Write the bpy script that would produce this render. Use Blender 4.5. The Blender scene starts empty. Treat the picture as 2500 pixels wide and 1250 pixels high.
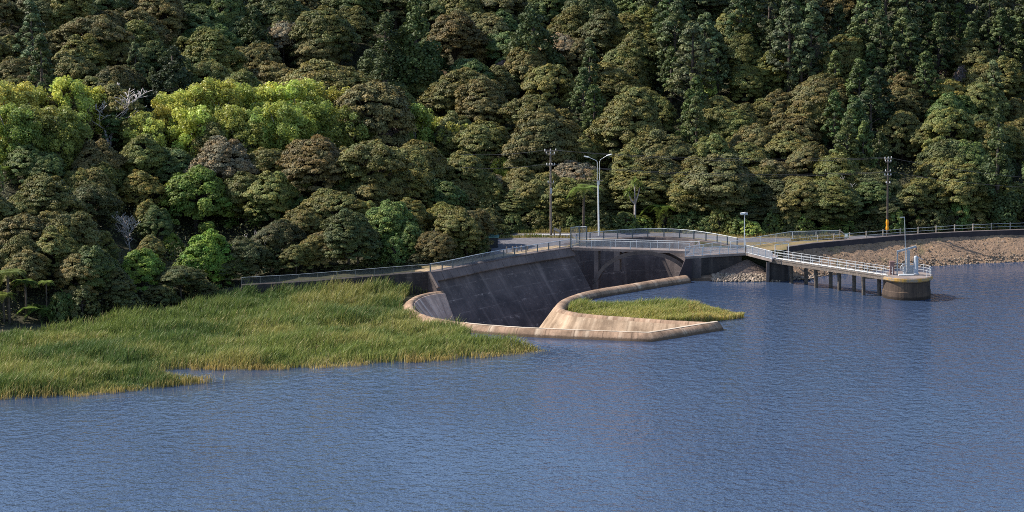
import bpy, math, random
import numpy as np
from mathutils import Vector, Matrix

random.seed(7)
RNG = np.random.default_rng(11)
SC = bpy.context.scene
COL = SC.collection

# ------------------------------------------------------------------ camera
CAM_H, PITCH, FPX = 63.0, math.radians(8.53), 6800.0
cam_d = bpy.data.cameras.new('camera')
cam_d.sensor_width = 36.0
cam_d.lens = FPX / 2500.0 * 36.0
cam_d.clip_start, cam_d.clip_end = 1.0, 5000.0
cam = bpy.data.objects.new('camera', cam_d)
COL.objects.link(cam)
cam.location = (0, 0, CAM_H)
cam.rotation_euler = (math.pi / 2 - PITCH, 0, 0)
SC.camera = cam

# ------------------------------------------------------------------ light
SUN_DIR = Vector((-0.73, 0.14, 0.665)).normalized()      # towards the sun
ELEV = math.asin(SUN_DIR.z)
world = bpy.data.worlds.new("World")
SC.world = world
world.use_nodes = True
wn = world.node_tree
sky = wn.nodes.new('ShaderNodeTexSky')
sky.sky_type = 'NISHITA'
sky.sun_disc = False
sky.sun_elevation = ELEV
sky.sun_rotation = math.atan2(SUN_DIR.x, SUN_DIR.y)
sky.air_density, sky.dust_density, sky.ozone_density = 1.0, 0.6, 1.6
bg = wn.nodes['Background']
bg.inputs[1].default_value = 0.14
wn.links.new(sky.outputs[0], bg.inputs[0])
sun_d = bpy.data.lights.new('sun', 'SUN')
sun_d.energy = 5.0
sun_d.angle = math.radians(0.5)
sun_d.color = (1.0, 0.925, 0.80)
sun = bpy.data.objects.new('sun', sun_d)
COL.objects.link(sun)
sun.location = (-100, 300, 200)
sun.rotation_euler = SUN_DIR.to_track_quat('Z', 'Y').to_euler()
SC.view_settings.view_transform = 'Standard'
SC.view_settings.look = 'None'
SC.view_settings.exposure = 0.7
SC.view_settings.gamma = 1.0
SC.cycles.max_bounces = 6
SC.cycles.diffuse_bounces = 2
SC.cycles.glossy_bounces = 3
SC.cycles.transparent_max_bounces = 16
SC.cycles.use_denoising = False
SC.cycles.filter_width = 0.95

# ------------------------------------------------------------------ picture measuring
_f = Vector((0, math.cos(PITCH), -math.sin(PITCH)))
_u = Vector((0, math.sin(PITCH), math.cos(PITCH)))
def ray(px, py):
    return _f + Vector(((px - 1250) / FPX, 0, 0)) + _u * ((625 - py) / FPX)
def P(px, py, z):
    r = ray(px, py)
    return Vector((0, 0, CAM_H)) + r * ((z - CAM_H) / r.z)
def PY(px, py, Y):
    r = ray(px, py)
    return Vector((0, 0, CAM_H)) + r * (Y / r.y)
def proj(x, y, z):
    d = y * _f.y + (z - CAM_H) * _f.z
    v = y * _u.y + (z - CAM_H) * _u.z
    return 1250 + FPX * x / d, 625 - FPX * v / d, d
def P2(px, py, z):
    p = P(px, py, z)
    return (p.x, p.y)

# ------------------------------------------------------------------ materials
MATS = {}
def new_mat(name):
    m = bpy.data.materials.new(name)
    m.use_nodes = True
    nt = m.node_tree
    b = nt.nodes['Principled BSDF']
    MATS[name] = m
    return m, nt, b
def N(nt, t, **kw):
    n = nt.nodes.new(t)
    for k, v in kw.items():
        if k in n.inputs.keys():
            n.inputs[k].default_value = v
        else:
            setattr(n, k, v)
    return n
def mixc(nt, fac, a, b, mode='MIX'):
    n = nt.nodes.new('ShaderNodeMix')
    n.data_type = 'RGBA'
    n.blend_type = mode
    for sock, v in ((n.inputs[0], fac), (n.inputs[6], a), (n.inputs[7], b)):
        if hasattr(v, 'is_linked') or hasattr(v, 'links'):
            nt.links.new(v, sock)
        else:
            sock.default_value = v if not isinstance(v, tuple) else (tuple(v) + (1,))[:4]
    return n.outputs[2]
def ramp(nt, src, p0, p1, c0=(0, 0, 0, 1), c1=(1, 1, 1, 1)):
    r = nt.nodes.new('ShaderNodeValToRGB')
    r.color_ramp.elements[0].position = p0
    r.color_ramp.elements[1].position = p1
    r.color_ramp.elements[0].color = (tuple(c0) + (1,))[:4]
    r.color_ramp.elements[1].color = (tuple(c1) + (1,))[:4]
    nt.links.new(src, r.inputs[0])
    return r.outputs[0]
def noise(nt, vec, scale, detail=4, rough=0.55, stretch=None):
    if stretch is not None:
        mp = nt.nodes.new('ShaderNodeMapping')
        mp.inputs['Scale'].default_value = stretch
        nt.links.new(vec, mp.inputs[0])
        vec = mp.outputs[0]
    n = N(nt, 'ShaderNodeTexNoise', Scale=scale, Detail=detail, Roughness=rough)
    nt.links.new(vec, n.inputs['Vector'])
    return n.outputs[0]
def coords(nt, kind='Object'):
    if kind == 'World':
        return nt.nodes.new('ShaderNodeNewGeometry').outputs['Position']
    return nt.nodes.new('ShaderNodeTexCoord').outputs[kind]
def bump(nt, b, h, strength, dist):
    n = N(nt, 'ShaderNodeBump', Strength=strength, Distance=dist)
    nt.links.new(h, n.inputs['Height'])
    nt.links.new(n.outputs[0], b.inputs['Normal'])

def plain(name, c, rough=0.6, metal=0.0, var=0.25, scale=3.0, bmp=0.0):
    m, nt, b = new_mat(name)
    w = coords(nt, 'World')
    n = noise(nt, w, scale)
    lo = tuple(v * (1 - var) for v in c)
    hi = tuple(min(1, v * (1 + var)) for v in c)
    nt.links.new(ramp(nt, n, 0.3, 0.7, lo, hi), b.inputs['Base Color'])
    b.inputs['Roughness'].default_value = rough
    b.inputs['Metallic'].default_value = metal
    if bmp:
        bump(nt, b, n, 0.6, bmp)
    return m

def concrete(name, base, dark, pale, streak=0.6, lifts=0.0, rough=0.9, band=0.0, joints=0.0):
    """weathered concrete: u runs along the wall, v down its face (metres)"""
    m, nt, b = new_mat(name)
    uv = coords(nt, 'UV')
    w = coords(nt, 'World')
    big = noise(nt, w, 0.35, 5, 0.6)
    fine = noise(nt, w, 2.5, 6, 0.65)
    st = noise(nt, uv, 1.0, 5, 0.6, (1.9, 0.16, 1))
    st2 = noise(nt, uv, 1.0, 3, 0.5, (0.8, 0.05, 1))
    c = mixc(nt, ramp(nt, big, 0.35, 0.65), base, dark)
    c = mixc(nt, ramp(nt, st, 0.46, 0.68, (0, 0, 0), (streak,) * 3), c, dark)
    c = mixc(nt, ramp(nt, st2, 0.54, 0.72, (0, 0, 0), (streak * .9,) * 3), c, pale)
    c = mixc(nt, ramp(nt, fine, 0.60, 0.75, (0, 0, 0), (0.55,) * 3), c, pale)
    c = mixc(nt, ramp(nt, fine, 0.28, 0.40, (0.55,) * 3, (0, 0, 0)), c, dark)
    if lifts:
        sx = nt.nodes.new('ShaderNodeSeparateXYZ')
        nt.links.new(uv, sx.inputs[0])
        wob = N(nt, 'ShaderNodeMath', operation='MULTIPLY_ADD')
        nt.links.new(big, wob.inputs[0]); wob.inputs[1].default_value = 0.35
        nt.links.new(sx.outputs[1], wob.inputs[2])
        dv = N(nt, 'ShaderNodeMath', operation='DIVIDE'); dv.inputs[1].default_value = lifts
        nt.links.new(wob.outputs[0], dv.inputs[0])
        fr = N(nt, 'ShaderNodeMath', operation='FRACT')
        nt.links.new(dv.outputs[0], fr.inputs[0])
        line = ramp(nt, fr.outputs[0], 0.0, 0.10, (0.34,) * 3, (0, 0, 0))
        gate = ramp(nt, noise(nt, uv, 0.5, 3), 0.42, 0.6)
        c = mixc(nt, mixc(nt, 1.0, line, gate, 'MULTIPLY'), c, pale)
        # efflorescence patches hanging from the lift joints
        pt = noise(nt, uv, 1.0, 4, 0.7, (0.55, 0.9, 1))
        near = ramp(nt, fr.outputs[0], 0.0, 0.45, (1, 1, 1), (0, 0, 0))
        c = mixc(nt, mixc(nt, 1.0, ramp(nt, pt, 0.60, 0.66), near, 'MULTIPLY'), c, pale)
        du = N(nt, 'ShaderNodeMath', operation='DIVIDE'); du.inputs[1].default_value = 5.3
        nt.links.new(sx.outputs[0], du.inputs[0])
        fu = N(nt, 'ShaderNodeMath', operation='FRACT')
        nt.links.new(du.outputs[0], fu.inputs[0])
        c = mixc(nt, ramp(nt, fu.outputs[0], 0.0, 0.03, (0.4,) * 3, (0, 0, 0)), c, tuple(v * .55 for v in dark))
    if joints:    # casting joints across the lip
        sj = nt.nodes.new('ShaderNodeSeparateXYZ'); nt.links.new(uv, sj.inputs[0])
        dj = N(nt, 'ShaderNodeMath', operation='DIVIDE'); dj.inputs[1].default_value = joints
        nt.links.new(sj.outputs[0], dj.inputs[0])
        fj = N(nt, 'ShaderNodeMath', operation='FRACT'); nt.links.new(dj.outputs[0], fj.inputs[0])
        c = mixc(nt, ramp(nt, fj.outputs[0], 0.0, 0.05, (.8,) * 3, (0, 0, 0)), c, tuple(v * .4 for v in dark))
    if band:      # wet, algae-stained strip along the waterline
        sz_ = nt.nodes.new('ShaderNodeSeparateXYZ'); nt.links.new(w, sz_.inputs[0])
        ad_ = N(nt, 'ShaderNodeMath', operation='MULTIPLY_ADD')
        nt.links.new(fine, ad_.inputs[0]); ad_.inputs[1].default_value = -0.5
        nt.links.new(sz_.outputs[2], ad_.inputs[2])
        c = mixc(nt, ramp(nt, ad_.outputs[0], band - .22, band, (.85,) * 3, (0, 0, 0)), c, tuple(v * .5 for v in dark))
    nt.links.new(c, b.inputs['Base Color'])
    b.inputs['Roughness'].default_value = rough
    b.inputs['Specular IOR Level'].default_value = 0.25
    bump(nt, b, fine, 0.7, 0.06)
    return m

concrete('weir_concrete', (0.42, 0.275, 0.185), (0.16, 0.105, 0.07), (0.54, 0.42, 0.31), 0.8, band=0.16, joints=3.7)
concrete('pale_concrete', (0.60, 0.50, 0.40), (0.42, 0.34, 0.26), (0.70, 0.62, 0.52), 0.3)
concrete('slope_concrete', (0.46, 0.33, 0.225), (0.19, 0.13, 0.085), (0.60, 0.47, 0.34), 0.8)
concrete('slab_concrete', (0.62, 0.44, 0.35), (0.26, 0.18, 0.15), (0.80, 0.68, 0.60), 0.95)
concrete('old_concrete', (0.125, 0.100, 0.096), (0.062, 0.052, 0.053), (0.36, 0.29, 0.26), 0.32, lifts=2.1)
concrete('stained_concrete', (0.15, 0.115, 0.10), (0.055, 0.045, 0.042), (0.26, 0.21, 0.19), 0.7)
concrete('rib_concrete', (0.12, 0.10, 0.095), (0.07, 0.06, 0.06), (0.18, 0.15, 0.14), 0.4)
concrete('coping_concrete', (0.16, 0.13, 0.125), (0.09, 0.075, 0.075), (0.28, 0.23, 0.21), 0.5)
concrete('stone_wall', (0.055, 0.047, 0.046), (0.022, 0.020, 0.022), (0.13, 0.11, 0.10), 0.5, lifts=0.45)
concrete('parapet_concrete', (0.05, 0.04, 0.045), (0.03, 0.025, 0.03), (0.09, 0.075, 0.07), 0.3)
concrete('deck_concrete', (0.27, 0.22, 0.20), (0.15, 0.12, 0.11), (0.40, 0.35, 0.31), 0.3)
concrete('tower_concrete', (0.115, 0.080, 0.060), (0.045, 0.033, 0.028), (0.17, 0.115, 0.075), 0.9, band=0.25)
m_, nt_, b_ = new_mat('lichen_rim')
n_ = noise(nt_, coords(nt_, 'World'), 1.5, 6, .7)
nt_.links.new(ramp(nt_, n_, .42, .58, (0.27, 0.215, 0.165), (0.46, 0.255, 0.055)), b_.inputs['Base Color'])
b_.inputs['Roughness'].default_value = .95
bump(nt_, b_, n_, .6, .03)
plain('galvanised', (0.52, 0.55, 0.58), 0.45, 0.3, 0.12)
plain('pale_rail', (0.47, 0.49, 0.51), 0.45, 0.1, 0.1)
plain('dark_post', (0.11, 0.13, 0.14), 0.6, 0.2, 0.2)
plain('white_paint', (0.78, 0.78, 0.76), 0.5, 0.0, 0.12, 8)
plain('grey_timber', (0.17, 0.135, 0.11), 0.9, 0.0, 0.4, 4, 0.01)
plain('pile_timber', (0.085, 0.068, 0.056), 0.9, 0.0, 0.5, 2.5, 0.02)
plain('weathered_plank', (0.34, 0.29, 0.25), 0.9, 0.0, 0.35, 5)
plain('asphalt', (0.115, 0.11, 0.125), 0.95, 0.0, 0.25, 1.2)
plain('road_paint', (0.7, 0.7, 0.68), 0.8, 0.0, 0.2, 6)
plain('sand_path', (0.36, 0.26, 0.15), 0.95, 0.0, 0.4, 1.5)
plain('rust_red', (0.23, 0.13, 0.12), 0.7, 0.1, 0.2)
plain('machine_grey', (0.34, 0.36, 0.39), 0.5, 0.25, 0.2)
plain('orange_marker', (0.85, 0.33, 0.01), 0.5, 0.0, 0.05)
plain('sign_white', (0.82, 0.84, 0.85), 0.5, 0.0, 0.05)
plain('sign_green', (0.04, 0.14, 0.08), 0.5, 0.0, 0.1)
plain('dark_bin', (0.018, 0.02, 0.025), 0.6, 0.0, 0.2)
plain('bin_lid', (0.16, 0.30, 0.27), 0.5, 0.0, 0.1)
plain('cable', (0.05, 0.05, 0.055), 0.5, 0.2, 0.1)
plain('insulator', (0.62, 0.60, 0.58), 0.3, 0.0, 0.1)
plain('bark_dark', (0.075, 0.058, 0.048), 0.95, 0.0, 0.4, 3)
plain('bark_pale', (0.33, 0.28, 0.26), 0.9, 0.0, 0.3, 3)
plain('dead_wood', (0.44, 0.39, 0.37), 0.9, 0.0, 0.25, 3)
plain('rock', (0.25, 0.195, 0.15), 0.95, 0.0, 0.55, 1.3, 0.05)
plain('rubble_rock', (0.21, 0.155, 0.112), 0.95, 0.0, 0.55, 1.1, 0.05)

def ground_mats():
    m, nt, b = new_mat('hill_ground')
    w = coords(nt, 'World')
    n = noise(nt, w, 0.8, 6, 0.65)
    c = mixc(nt, ramp(nt, n, .35, .65), (0.022, 0.020, 0.010), (0.045, 0.045, 0.015))
    # the flat terrace at crest height is dry grass, the reed bed mud
    nt.links.new(c, b.inputs['Base Color'])
    b.inputs['Roughness'].default_value = 1
    bump(nt, b, n, 1, 0.3)
    m, nt, b = new_mat('dry_grass')
    w = coords(nt, 'World')
    n = noise(nt, w, 0.5, 6, 0.65)
    n2 = noise(nt, w, 5, 4, 0.65)
    c = mixc(nt, ramp(nt, n, .38, .62), (0.215, 0.150, 0.070), (0.13, 0.112, 0.042))
    c = mixc(nt, ramp(nt, n2, .5, .7, (0, 0, 0), (.6, .6, .6)), c, (0.30, 0.21, 0.11))
    nt.links.new(c, b.inputs['Base Color'])
    b.inputs['Roughness'].default_value = 1
    bump(nt, b, n2, 1, 0.1)
    m, nt, b = new_mat('embankment_fill')
    w = coords(nt, 'World')
    n = noise(nt, w, 0.35, 6, 0.65)
    n2 = noise(nt, w, 2.2, 6, 0.7)
    c = mixc(nt, ramp(nt, n, .35, .62), (0.32, 0.200, 0.118), (0.23, 0.150, 0.098))
    c = mixc(nt, ramp(nt, noise(nt, w, 0.16, 4, .6), .55, .68, (0, 0, 0), (.7, .7, .7)), c, (0.16, 0.15, 0.05))
    c = mixc(nt, ramp(nt, n2, .56, .72, (0, 0, 0), (.75, .75, .75)), c, (0.40, 0.31, 0.25))
    c = mixc(nt, ramp(nt, n2, .3, .42, (.8, .8, .8), (0, 0, 0)), c, (0.08, 0.055, 0.05))
    nt.links.new(c, b.inputs['Base Color'])
    b.inputs['Roughness'].default_value = 1
    bump(nt, b, n2, 1, 0.35)
    m, nt, b = new_mat('mound_earth')
    w = coords(nt, 'World')
    n2 = noise(nt, w, 3, 6, 0.7)
    c = mixc(nt, ramp(nt, n2, .35, .65), (0.10, 0.07, 0.062), (0.20, 0.145, 0.115))
    nt.links.new(c, b.inputs['Base Color'])
    b.inputs['Roughness'].default_value = 1
    bump(nt, b, n2, 1, 0.12)
ground_mats()

def water_mat():
    m, nt, b = new_mat('lake_water')
    w = coords(nt, 'World')
    a = noise(nt, w, 1.0, 3, 0.55, (0.75, 0.62, 1))
    c = noise(nt, w, 1.0, 2, 0.5, (2.6, 2.0, 1))
    g = noise(nt, w, 1.0, 2, 0.5, (0.035, 0.02, 1))
    ad = N(nt, 'ShaderNodeMath', operation='MULTIPLY_ADD')
    nt.links.new(c, ad.inputs[0]); ad.inputs[1].default_value = 0.30
    nt.links.new(a, ad.inputs[2])
    mu = N(nt, 'ShaderNodeMath', operation='MULTIPLY')
    nt.links.new(ad.outputs[0], mu.inputs[0])
    nt.links.new(ramp(nt, g, .35, .65, (.45, .45, .45), (1.2, 1.2, 1.2)), mu.inputs[1])
    sh = N(nt, 'ShaderNodeAttribute', attribute_name='ripple')      # calmer in the lee of the shores
    m2 = N(nt, 'ShaderNodeMath', operation='MULTIPLY')
    nt.links.new(mu.outputs[0], m2.inputs[0]); nt.links.new(sh.outputs['Fac'], m2.inputs[1])
    bump(nt, b, m2.outputs[0], 1.0, 0.36)
    b.inputs['Base Color'].default_value = (0.033, 0.054, 0.104, 1)
    b.inputs['Roughness'].default_value = 0.06
    b.inputs['IOR'].default_value = 1.333
water_mat()

def leaf_mat(name, trans=0.3, rough=0.6):
    m, nt, b = new_mat(name)
    oi = nt.nodes.new('ShaderNodeObjectInfo')
    at = N(nt, 'ShaderNodeAttribute', attribute_name='tint')
    c = mixc(nt, 1.0, oi.outputs['Color'], at.outputs['Color'], 'MULTIPLY')
    nt.links.new(c, b.inputs['Base Color'])
    b.inputs['Roughness'].default_value = rough
    b.inputs['Specular IOR Level'].default_value = 0.3
    t = nt.nodes.new('ShaderNodeBsdfTranslucent')
    nt.links.new(c, t.inputs[0])
    mx = nt.nodes.new('ShaderNodeMixShader')
    mx.inputs[0].default_value = trans
    nt.links.new(b.outputs[0], mx.inputs[1])
    nt.links.new(t.outputs[0], mx.inputs[2])
    nt.links.new(mx.outputs[0], nt.nodes['Material Output'].inputs[0])
leaf_mat('leaf', 0.22)
leaf_mat('leaf_thin', 0.4, 0.45)

def chain_mat(name='chain_link', wire_=0.16, c=(0.24, 0.27, 0.31, 1)):
    m, nt, b = new_mat(name)
    uv = coords(nt, 'UV')
    sx = nt.nodes.new('ShaderNodeSeparateXYZ')
    nt.links.new(uv, sx.inputs[0])
    outs = []
    for op in ('ADD', 'SUBTRACT'):
        a = N(nt, 'ShaderNodeMath', operation=op)
        nt.links.new(sx.outputs[0], a.inputs[0]); nt.links.new(sx.outputs[1], a.inputs[1])
        d = N(nt, 'ShaderNodeMath', operation='DIVIDE'); d.inputs[1].default_value = 0.08
        nt.links.new(a.outputs[0], d.inputs[0])
        f = N(nt, 'ShaderNodeMath', operation='FRACT'); nt.links.new(d.outputs[0], f.inputs[0])
        l = N(nt, 'ShaderNodeMath', operation='LESS_THAN'); l.inputs[1].default_value = wire_
        nt.links.new(f.outputs[0], l.inputs[0])
        outs.append(l.outputs[0])
    mxm = N(nt, 'ShaderNodeMath', operation='MAXIMUM')
    nt.links.new(outs[0], mxm.inputs[0]); nt.links.new(outs[1], mxm.inputs[1])
    b.inputs['Base Color'].default_value = c
    b.inputs['Roughness'].default_value = 0.5
    t = nt.nodes.new('ShaderNodeBsdfTransparent')
    mx = nt.nodes.new('ShaderNodeMixShader')
    nt.links.new(mxm.outputs[0], mx.inputs[0])
    nt.links.new(t.outputs[0], mx.inputs[1])
    nt.links.new(b.outputs[0], mx.inputs[2])
    nt.links.new(mx.outputs[0], nt.nodes['Material Output'].inputs[0])
chain_mat()
chain_mat('thin_mesh', 0.07, (0.16, 0.17, 0.18, 1))

# ------------------------------------------------------------------ object helpers
def link(o, parent=None):
    COL.objects.link(o)
    if parent is not None:
        o.parent = parent
    return o
def tag(o, label=None, cat=None, group=None, kind=None):
    if label: o['label'] = label
    if cat: o['category'] = cat
    if group: o['group'] = group
    if kind: o['kind'] = kind
    return o
def thing(name, loc, label, cat, group=None):
    o = bpy.data.objects.new(name, None)
    o.empty_display_size = 0.3
    o.location = loc
    link(o)
    return tag(o, label, cat, group)

class MB:
    """collects shapes in world metres, built as ONE mesh relative to its thing's base"""
    def __init__(s):
        s.v, s.f, s.uv = [], [], []
    def add(s, vs, fs, uvs=None):
        o = len(s.v)
        s.v += [tuple(p) for p in vs]
        s.f += [tuple(i + o for i in f) for f in fs]
        s.uv += list(uvs) if uvs is not None else [None] * len(vs)
        return s
    def box(s, c, size, rz=0.0, M=None):
        c = Vector(c)
        hx, hy, hz = size[0] / 2, size[1] / 2, size[2] / 2
        R = M if M is not None else Matrix.Rotation(rz, 3, 'Z')
        vs = [c + R @ Vector((x * hx, y * hy, z * hz)) for x in (-1, 1) for y in (-1, 1) for z in (-1, 1)]
        return s.add(vs, [(0, 1, 3, 2), (4, 6, 7, 5), (0, 4, 5, 1), (2, 3, 7, 6), (0, 2, 6, 4), (1, 5, 7, 3)])
    def beam(s, p0, p1, w, h):
        """rectangular bar from p0 to p1, w across, h upright"""
        p0, p1 = Vector(p0), Vector(p1)
        d = (p1 - p0)
        L = d.length
        d.normalize()
        side = d.cross(Vector((0, 0, 1)))
        if side.length < 1e-4: side = Vector((1, 0, 0))
        side.normalize()
        up = side.cross(d)
        M = Matrix((d, side, up)).transposed()
        return s.box((p0 + p1) / 2, (L, w, h), M=M)
    def tube(s, pts, r, n=6, cap=True):
        pts = [Vector(p) for p in pts]
        rs = r if isinstance(r, (list, tuple)) else [r] * len(pts)
        vs, fs = [], []
        ref = Vector((0.3, 0.2, 1)).normalized()
        for i, p in enumerate(pts):
            d = (pts[min(i + 1, len(pts) - 1)] - pts[max(i - 1, 0)]).normalized()
            a = d.cross(ref)
            if a.length < 0.05: a = d.cross(Vector((1, 0, 0)))
            a.normalize()
            b = d.cross(a)
            for k in range(n):
                t = 2 * math.pi * k / n
                vs.append(p + (a * math.cos(t) + b * math.sin(t)) * rs[i])
        for i in range(len(pts) - 1):
            for k in range(n):
                fs.append((i * n + k, i * n + (k + 1) % n, (i + 1) * n + (k + 1) % n, (i + 1) * n + k))
        if cap:
            fs.append(tuple(range(n))[::-1])
            fs.append(tuple(range((len(pts) - 1) * n, len(pts) * n)))
        return s.add(vs, fs)
    def lathe(s, c, prof, n=32):
        c = Vector(c)
        vs, fs, uvs = [], [], []
        L = 0
        for i, (r, z) in enumerate(prof):
            if i: L += math.hypot(r - prof[i - 1][0], z - prof[i - 1][1])
            for k in range(n):
                t = 2 * math.pi * k / n
                vs.append(c + Vector((r * math.cos(t), r * math.sin(t), z)))
                uvs.append((t * max(prof[0][0], 1), L))
        for i in range(len(prof) - 1):
            for k in range(n):
                fs.append((i * n + k, i * n + (k + 1) % n, (i + 1) * n + (k + 1) % n, (i + 1) * n + k))
        fs.append(tuple(range(n))[::-1])
        fs.append(tuple(range((len(prof) - 1) * n, len(prof) * n)))
        return s.add(vs, fs, uvs)
    def prism(s, poly, z0, z1):
        n = len(poly)
        zt = z1 if isinstance(z1, (list, tuple)) else [z1] * n
        vs = [(p[0], p[1], z0) for p in poly] + [(p[0], p[1], zt[i]) for i, p in enumerate(poly)]
        fs = [tuple(range(n))[::-1], tuple(range(n, 2 * n))]
        fs += [(i, (i + 1) % n, n + (i + 1) % n, n + i) for i in range(n)]
        return s.add(vs, fs)
    def build(s, name, mat, parent=None, origin=None, smooth=False):
        if origin is None:
            origin = Vector(parent.location) if parent is not None else Vector((0, 0, 0))
            q = parent
            while q is not None and q.parent is not None:
                q = q.parent
                origin = origin + Vector(q.location)
        origin = Vector(origin)
        me = bpy.data.meshes.new(name)
        me.from_pydata([(a - origin.x, b - origin.y, c - origin.z) for a, b, c in s.v], [], s.f)
        me.materials.append(MATS[mat])
        lay = me.uv_layers.new(name='UVMap')
        lv = np.zeros(len(me.loops), dtype=np.int32)
        me.loops.foreach_get('vertex_index', lv)
        arr = np.array([(u if u is not None else (p[0] + p[1], -p[2])) for u, p in zip(s.uv, s.v)], dtype=np.float32)
        lay.data.foreach_set('uv', arr[lv].ravel())
        if smooth:
            me.polygons.foreach_set('use_smooth', [True] * len(me.polygons))
        me.update()
        o = bpy.data.objects.new(name, me)
        link(o, parent)
        if parent is None:
            o.location = origin
        return o

def np_mesh(name, verts, faces_flat, nper, mat, attrs=None, smooth=False):
    """fast mesh from arrays: every face has nper corners"""
    me = bpy.data.meshes.new(name)
    nv, nf = len(verts), len(faces_flat) // nper
    me.vertices.add(nv)
    me.vertices.foreach_set('co', np.asarray(verts, np.float32).ravel())
    me.loops.add(nf * nper)
    me.loops.foreach_set('vertex_index', np.asarray(faces_flat, np.int32))
    me.polygons.add(nf)
    me.polygons.foreach_set('loop_start', np.arange(0, nf * nper, nper, dtype=np.int32))
    me.polygons.foreach_set('loop_total', np.full(nf, nper, np.int32))
    if smooth:
        me.polygons.foreach_set('use_smooth', np.ones(nf, bool))
    for k, a in (attrs or {}).items():
        at = me.attributes.new(k, 'FLOAT_COLOR', 'POINT')
        at.data.foreach_set('color', np.asarray(a, np.float32).ravel())
    me.materials.append(MATS[mat])
    me.update()
    me.validate()
    return me

def catmull(pts, n=8, closed=False):
    pts = [Vector(p) for p in pts]
    out = []
    m = len(pts)
    for i in range(m - 1):
        p0, p1, p2, p3 = pts[max(i - 1, 0)], pts[i], pts[i + 1], pts[min(i + 2, m - 1)]
        for k in range(n):
            t = k / n
            out.append(0.5 * ((2 * p1) + (p2 - p0) * t + (2 * p0 - 5 * p1 + 4 * p2 - p3) * t * t + (3 * p1 - p0 - 3 * p2 + p3) * t ** 3))
    out.append(pts[-1])
    return out

def sweep(mb, path, prof, caps=True, jitter=0.0):
    """prof: (offset to the path's left, z) in order; path: 3-D points (z added to the profile)"""
    path = [Vector(p) for p in path]
    n, m = len(path), len(prof)
    vs, uvs, fs = [], [], []
    L = 0
    for i, p in enumerate(path):
        if i: L += (p - path[i - 1]).length
        d0 = (p - path[max(i - 1, 0)]); d1 = (path[min(i + 1, n - 1)] - p)
        d0.z = d1.z = 0
        if d0.length < 1e-6: d0 = d1
        if d1.length < 1e-6: d1 = d0
        d0 = d0.normalized(); d1 = d1.normalized()
        d = (d0 + d1).normalized()
        nn = Vector((-d.y, d.x, 0))
        k = 1.0 / max(0.5, d.dot(d1))
        V = 0
        for j, (o, z) in enumerate(prof):
            if j: V += math.hypot(o - prof[j - 1][0], z - prof[j - 1][1])
            jj = random.uniform(-jitter, jitter)
            vs.append(p + nn * (o * k + jj) + Vector((0, 0, z + jj * .6)))
            uvs.append((L, V))
    for i in range(n - 1):
        for j in range(m - 1):
            a = i * m + j
            fs.append((a, a + 1, a + m + 1, a + m))
    if caps:
        fs.append(tuple(range(m))[::-1])
        fs.append(tuple(range((n - 1) * m, n * m)))
    mb.add(vs, fs, uvs)

def seg_dist(X, Y, pts):
    d = np.full(X.shape, 1e9)
    for (ax, ay), (bx, by) in zip(pts[:-1], pts[1:]):
        ux, uy = bx - ax, by - ay
        l2 = ux * ux + uy * uy + 1e-9
        t = np.clip(((X - ax) * ux + (Y - ay) * uy) / l2, 0, 1)
        d = np.minimum(d, np.hypot(X - ax - t * ux, Y - ay - t * uy))
    return d
def inside(X, Y, pts):
    c = np.zeros(X.shape, bool)
    n = len(pts)
    for i in range(n):
        x1, y1 = pts[i]; x2, y2 = pts[(i + 1) % n]
        if y1 == y2: continue
        cond = ((y1 > Y) != (y2 > Y)) & (X < (x2 - x1) * (Y - y1) / (y2 - y1) + x1)
        c ^= cond
    return c

# smooth random field used for patches (sum of sines with random phases)
_W = [(RNG.normal(0, 1), RNG.normal(0, 1), RNG.uniform(0, 6.28)) for _ in range(24)]
def field(X, Y, scale):
    s = 0
    for i, (a, b, p) in enumerate(_W):
        s = s + np.sin((a * X + b * Y) / scale + p)
    return s / math.sqrt(12)

# ------------------------------------------------------------------ key lines, measured in metres from the picture
Z_T = 3.5                                             # dam crest, bridge deck and car park level
wall_top = [P(x, y, Z_T) for x, y in ((1052, 664), (1072, 661), (1120, 651.5), (1168, 641), (1242, 627), (1305, 617), (1363, 608), (1396, 603))]
far_top = [P(x, y, Z_T) for x, y in ((1408, 592), (1460, 587), (1530, 581.5), (1600, 579), (1680, 583), (1745, 592), (1800, 603))]
Z_L = 0.95                                            # weir lip
weir_a = catmull([P(x, y, Z_L) for x, y in ((1083, 711), (1056, 714), (1029, 720.5), (1010, 731), (1004, 742), (1008, 753), (1022, 763), (1050, 773), (1089, 781), (1126, 786.5), (1168, 791.5), (1251, 798), (1326, 802), (1400, 805), (1480, 808), (1545, 810.5))], 6)
weir_b = [P(1583, 811.5, Z_L), P(1625, 805, Z_L), P(1668, 798, Z_L), P(1710, 791, Z_L), P(1748, 785, Z_L)]
weir_path = weir_a + weir_b
penin_path = catmull([P(x, y, Z_L) for x, y in ((1676, 672), (1640, 677), (1577, 687), (1525, 696), (1462, 706), (1417, 716), (1385, 728), (1368, 740), (1364, 750), (1378, 757), (1410, 764), (1460, 769), (1525, 774), (1608, 780), (1675, 784), (1735, 786.5))], 6)
abut_l = P(1672, 627, Z_T)
plat = [abut_l, P(1740, 622.5, Z_T), P(1820, 618, Z_T), P(1884, 634, Z_T)]
dam_line = [P(x, y, 3.4) for x, y in ((1925, 613), (1980, 605), (2060, 597.5), (2160, 588.5), (2260, 581), (2380, 575), (2500, 571), (2700, 567), (3000, 564))]

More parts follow.
